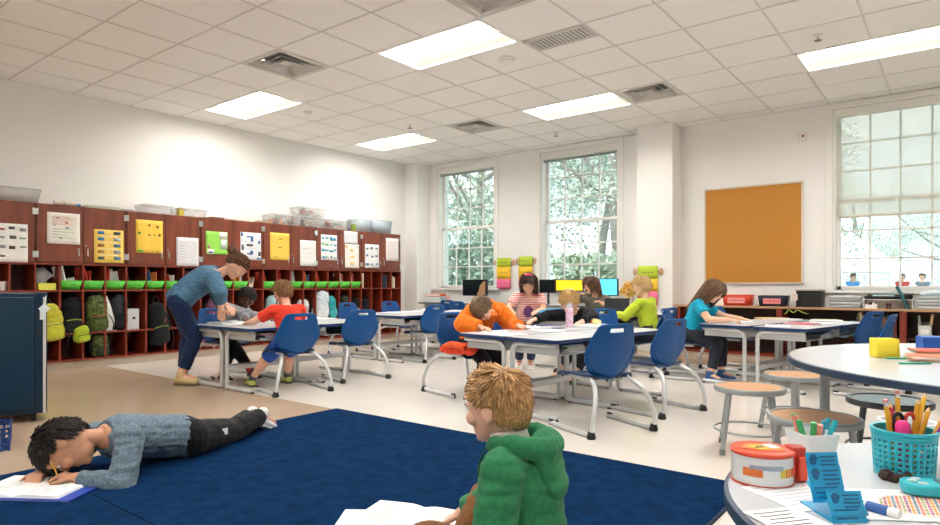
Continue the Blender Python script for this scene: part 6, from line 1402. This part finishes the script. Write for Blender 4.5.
# loose papers, mat, marker, handset
for (u, v, w, h, rz, lab, ink, dz) in ((806, 495, .17, .14, RZ + .3, 'white sheet under the blue cards on the front table', '#c9ccd4', 0), (900, 505, .2, .16, RZ - .1, 'white sheet under the patterned mat on the front table', '#d7d9de', .001), (796, 524, .10, .13, RZ + .25, 'white sheet with bold black marks at the front table edge', '#4a4d55', .002)):
    t = paper(u, v, ZF + dz, w, h, rz, lab, ink=ink, n=7, group='papers on the front table')
p = fp(912, 506); t = thing('patterned_mat', 'round mat with an orange and teal dot pattern on the front table', 'mat', (p.x + .012, p.y - .004, ZF + .003), RZ)
MB().lathe([(.001, 0), (.056, 0), (.056, .002), (.001, .002)], n=40, ex=1.25).build('mat_base', paint('#f1ece4', .7), t)
cols = ['#e2783c', '#3aa6a4', '#d94f6a', '#e9b23c', '#7a5aa0']; dots = [MB() for _ in cols]
for i in range(-9, 10):
    for j in range(-8, 9):
        x, y = i*.0074 + (.0037 if j % 2 else 0), j*.0066
        if (x/1.25)**2 + y*y < .0026: dots[(i + 2*j) % 5].box(x, y, .0023, .0048, .0034, .0008)
for c, d in zip(cols, dots): d.build('dot_pattern', paint(c, .7), t)
p = fp(871, 512); t = thing('marker_pen', 'white marker with a purple cap lying on the front table', 'marker', (p.x, p.y, ZF + .009), RZ - 1.0)
MB().cyl((-.035, 0, 0), (.045, 0, 0), .0085, n=18).build('barrel', whitep, t); MB().cyl((-.068, 0, 0), (-.03, 0, 0), .0092, n=18).build('cap', paint('#5a3a9a'), t); MB().lathe([(.0088, -.006), (.0088, .028)], n=18).xf(Matrix.Rotation(PI/2, 4, 'Y')).build('printed_band', paint('#2f5fa8'), t); MB().cyl((-.072, 0, 0), (-.068, 0, 0), .006).build('cap_end', paint('#3f2a74'), t)
p = fp(928, 495); t = thing('handset', 'turquoise handheld device with pale buttons at the right edge of the front table', 'handset', (p.x + .02, p.y, ZF + .007), RZ - .2)
MB().prism([(x, y) for x, y in rrect(.13, .062, .026, 6)], 0, .02).build('case', teal, t, bevel=.005, seg=3); MB().prism([(x + .022, y) for x, y in rrect(.06, .034, .006)], .0195, .0208).build('screen', mat('lcd_grey', '#5d7278', .25), t)
for x, y in ((-.048, 0), (-.036, .014), (-.036, -.014)): MB().prism([(x + a, y + b) for a, b in rrect(.016, .009, .004)], .0195, .0222).build('button', paint('#d9dfe0'), t)
MB().box(-.01, -.031, .01, .012, .002, .005).build('port', darkp, t)

# people outside by the tent
for k, (x, y, c, lab) in enumerate(((-3.35, 29.0, '#3f8fd0', 'distant person in a blue shirt standing by the white tent outside the right window'), (-1.75, 29.5, '#c9504a', 'distant person in a red shirt standing on the paving outside the right window'), (-1.1, 29.2, '#5f6b78', 'distant person in a grey shirt standing on the paving outside the right window'))):
    z = -.3; person(lab, 1.35, (x, y, z + .86), (x, y, z + 1.35), (.3 - .3*k, -1, 0), (.3 - .4*k, -1, 0), (0, 0, 1), [(x - .23, y - .05, z + .66), (x + .23, y - .05, z + .66)], [(x - .1, y, z + .085), (x + .1, y - .05, z + .085)], '#dcae92', ('short', hairm('outdoor_brown', '#5a4030', '#33241a'), 30 + k), (cloth(c), .4, -.14, .012), (cloth('#39465a'), .95, .012), (paint('#4a4a4a'), darkp), vox=.014, hs=.85)
# ------------------------------------------------------------------ light, sky, camera
w = bpy.data.worlds.new('sky'); SC.world = w; w.use_nodes = True; nt = w.node_tree; N = nt.nodes; L_ = nt.links
bg = N['Background']; tc = N.new('ShaderNodeTexCoord'); nz = N.new('ShaderNodeTexNoise'); nz.inputs['Scale'].default_value = 2.2; nz.inputs['Detail'].default_value = 6
mp = N.new('ShaderNodeMapping'); mp.inputs['Scale'].default_value = (1, 1, 3); L_.new(tc.outputs['Generated'], mp.inputs[0]); L_.new(mp.outputs[0], nz.inputs[0])
rp = N.new('ShaderNodeValToRGB'); rp.color_ramp.elements[0].color = lin('#cfe2f2'); rp.color_ramp.elements[1].color = lin('#fbfcfd'); rp.color_ramp.elements[0].position = .42; rp.color_ramp.elements[1].position = .6
L_.new(nz.outputs['Fac'], rp.inputs[0]); L_.new(rp.outputs[0], bg.inputs[0]); bg.inputs[1].default_value = SKY
sd = bpy.data.lights.new('sun', 'SUN'); sd.energy = SUN; sd.angle = .3; sd.color = (1, .96, .9); so = bpy.data.objects.new('sun', sd); so.rotation_euler = (math.radians(42), 0, math.radians(-25)); COL.objects.link(so)
for k, (x0, x1) in enumerate(WIN):
    a = bpy.data.lights.new('window_portal', 'AREA'); a.shape = 'RECTANGLE'; a.size = x1 - x0; a.size_y = WZ1 - WZ0; a.cycles.is_portal = True
    o = bpy.data.objects.new('window_portal', a); o.location = ((x0 + x1)/2, YB + .33, (WZ0 + WZ1)/2); o.rotation_euler = (-PI/2, 0, 0); COL.objects.link(o)
cd = bpy.data.cameras.new('camera'); cd.sensor_width = 36; cd.lens = 36*FPX/940; cd.shift_y = (HZ - 262.5)/940; cd.clip_start = .02; cd.clip_end = 300
co = bpy.data.objects.new('camera', cd); COL.objects.link(co); co.location = CAM; co.rotation_euler = (PI/2, 0, math.radians(38.0)); SC.camera = co
SC.view_settings.view_transform = 'Standard'; SC.view_settings.look = 'None'; SC.view_settings.gamma = 1; SC.view_settings.use_curve_mapping = False; SC.view_settings.exposure = EXPO
SC.cycles.use_denoising = True; SC.cycles.max_bounces = 8; SC.cycles.diffuse_bounces = 5; SC.cycles.transparent_max_bounces = 12; SC.cycles.caustics_reflective = False; SC.cycles.caustics_refractive = False; SC.cycles.sample_clamp_indirect = 6
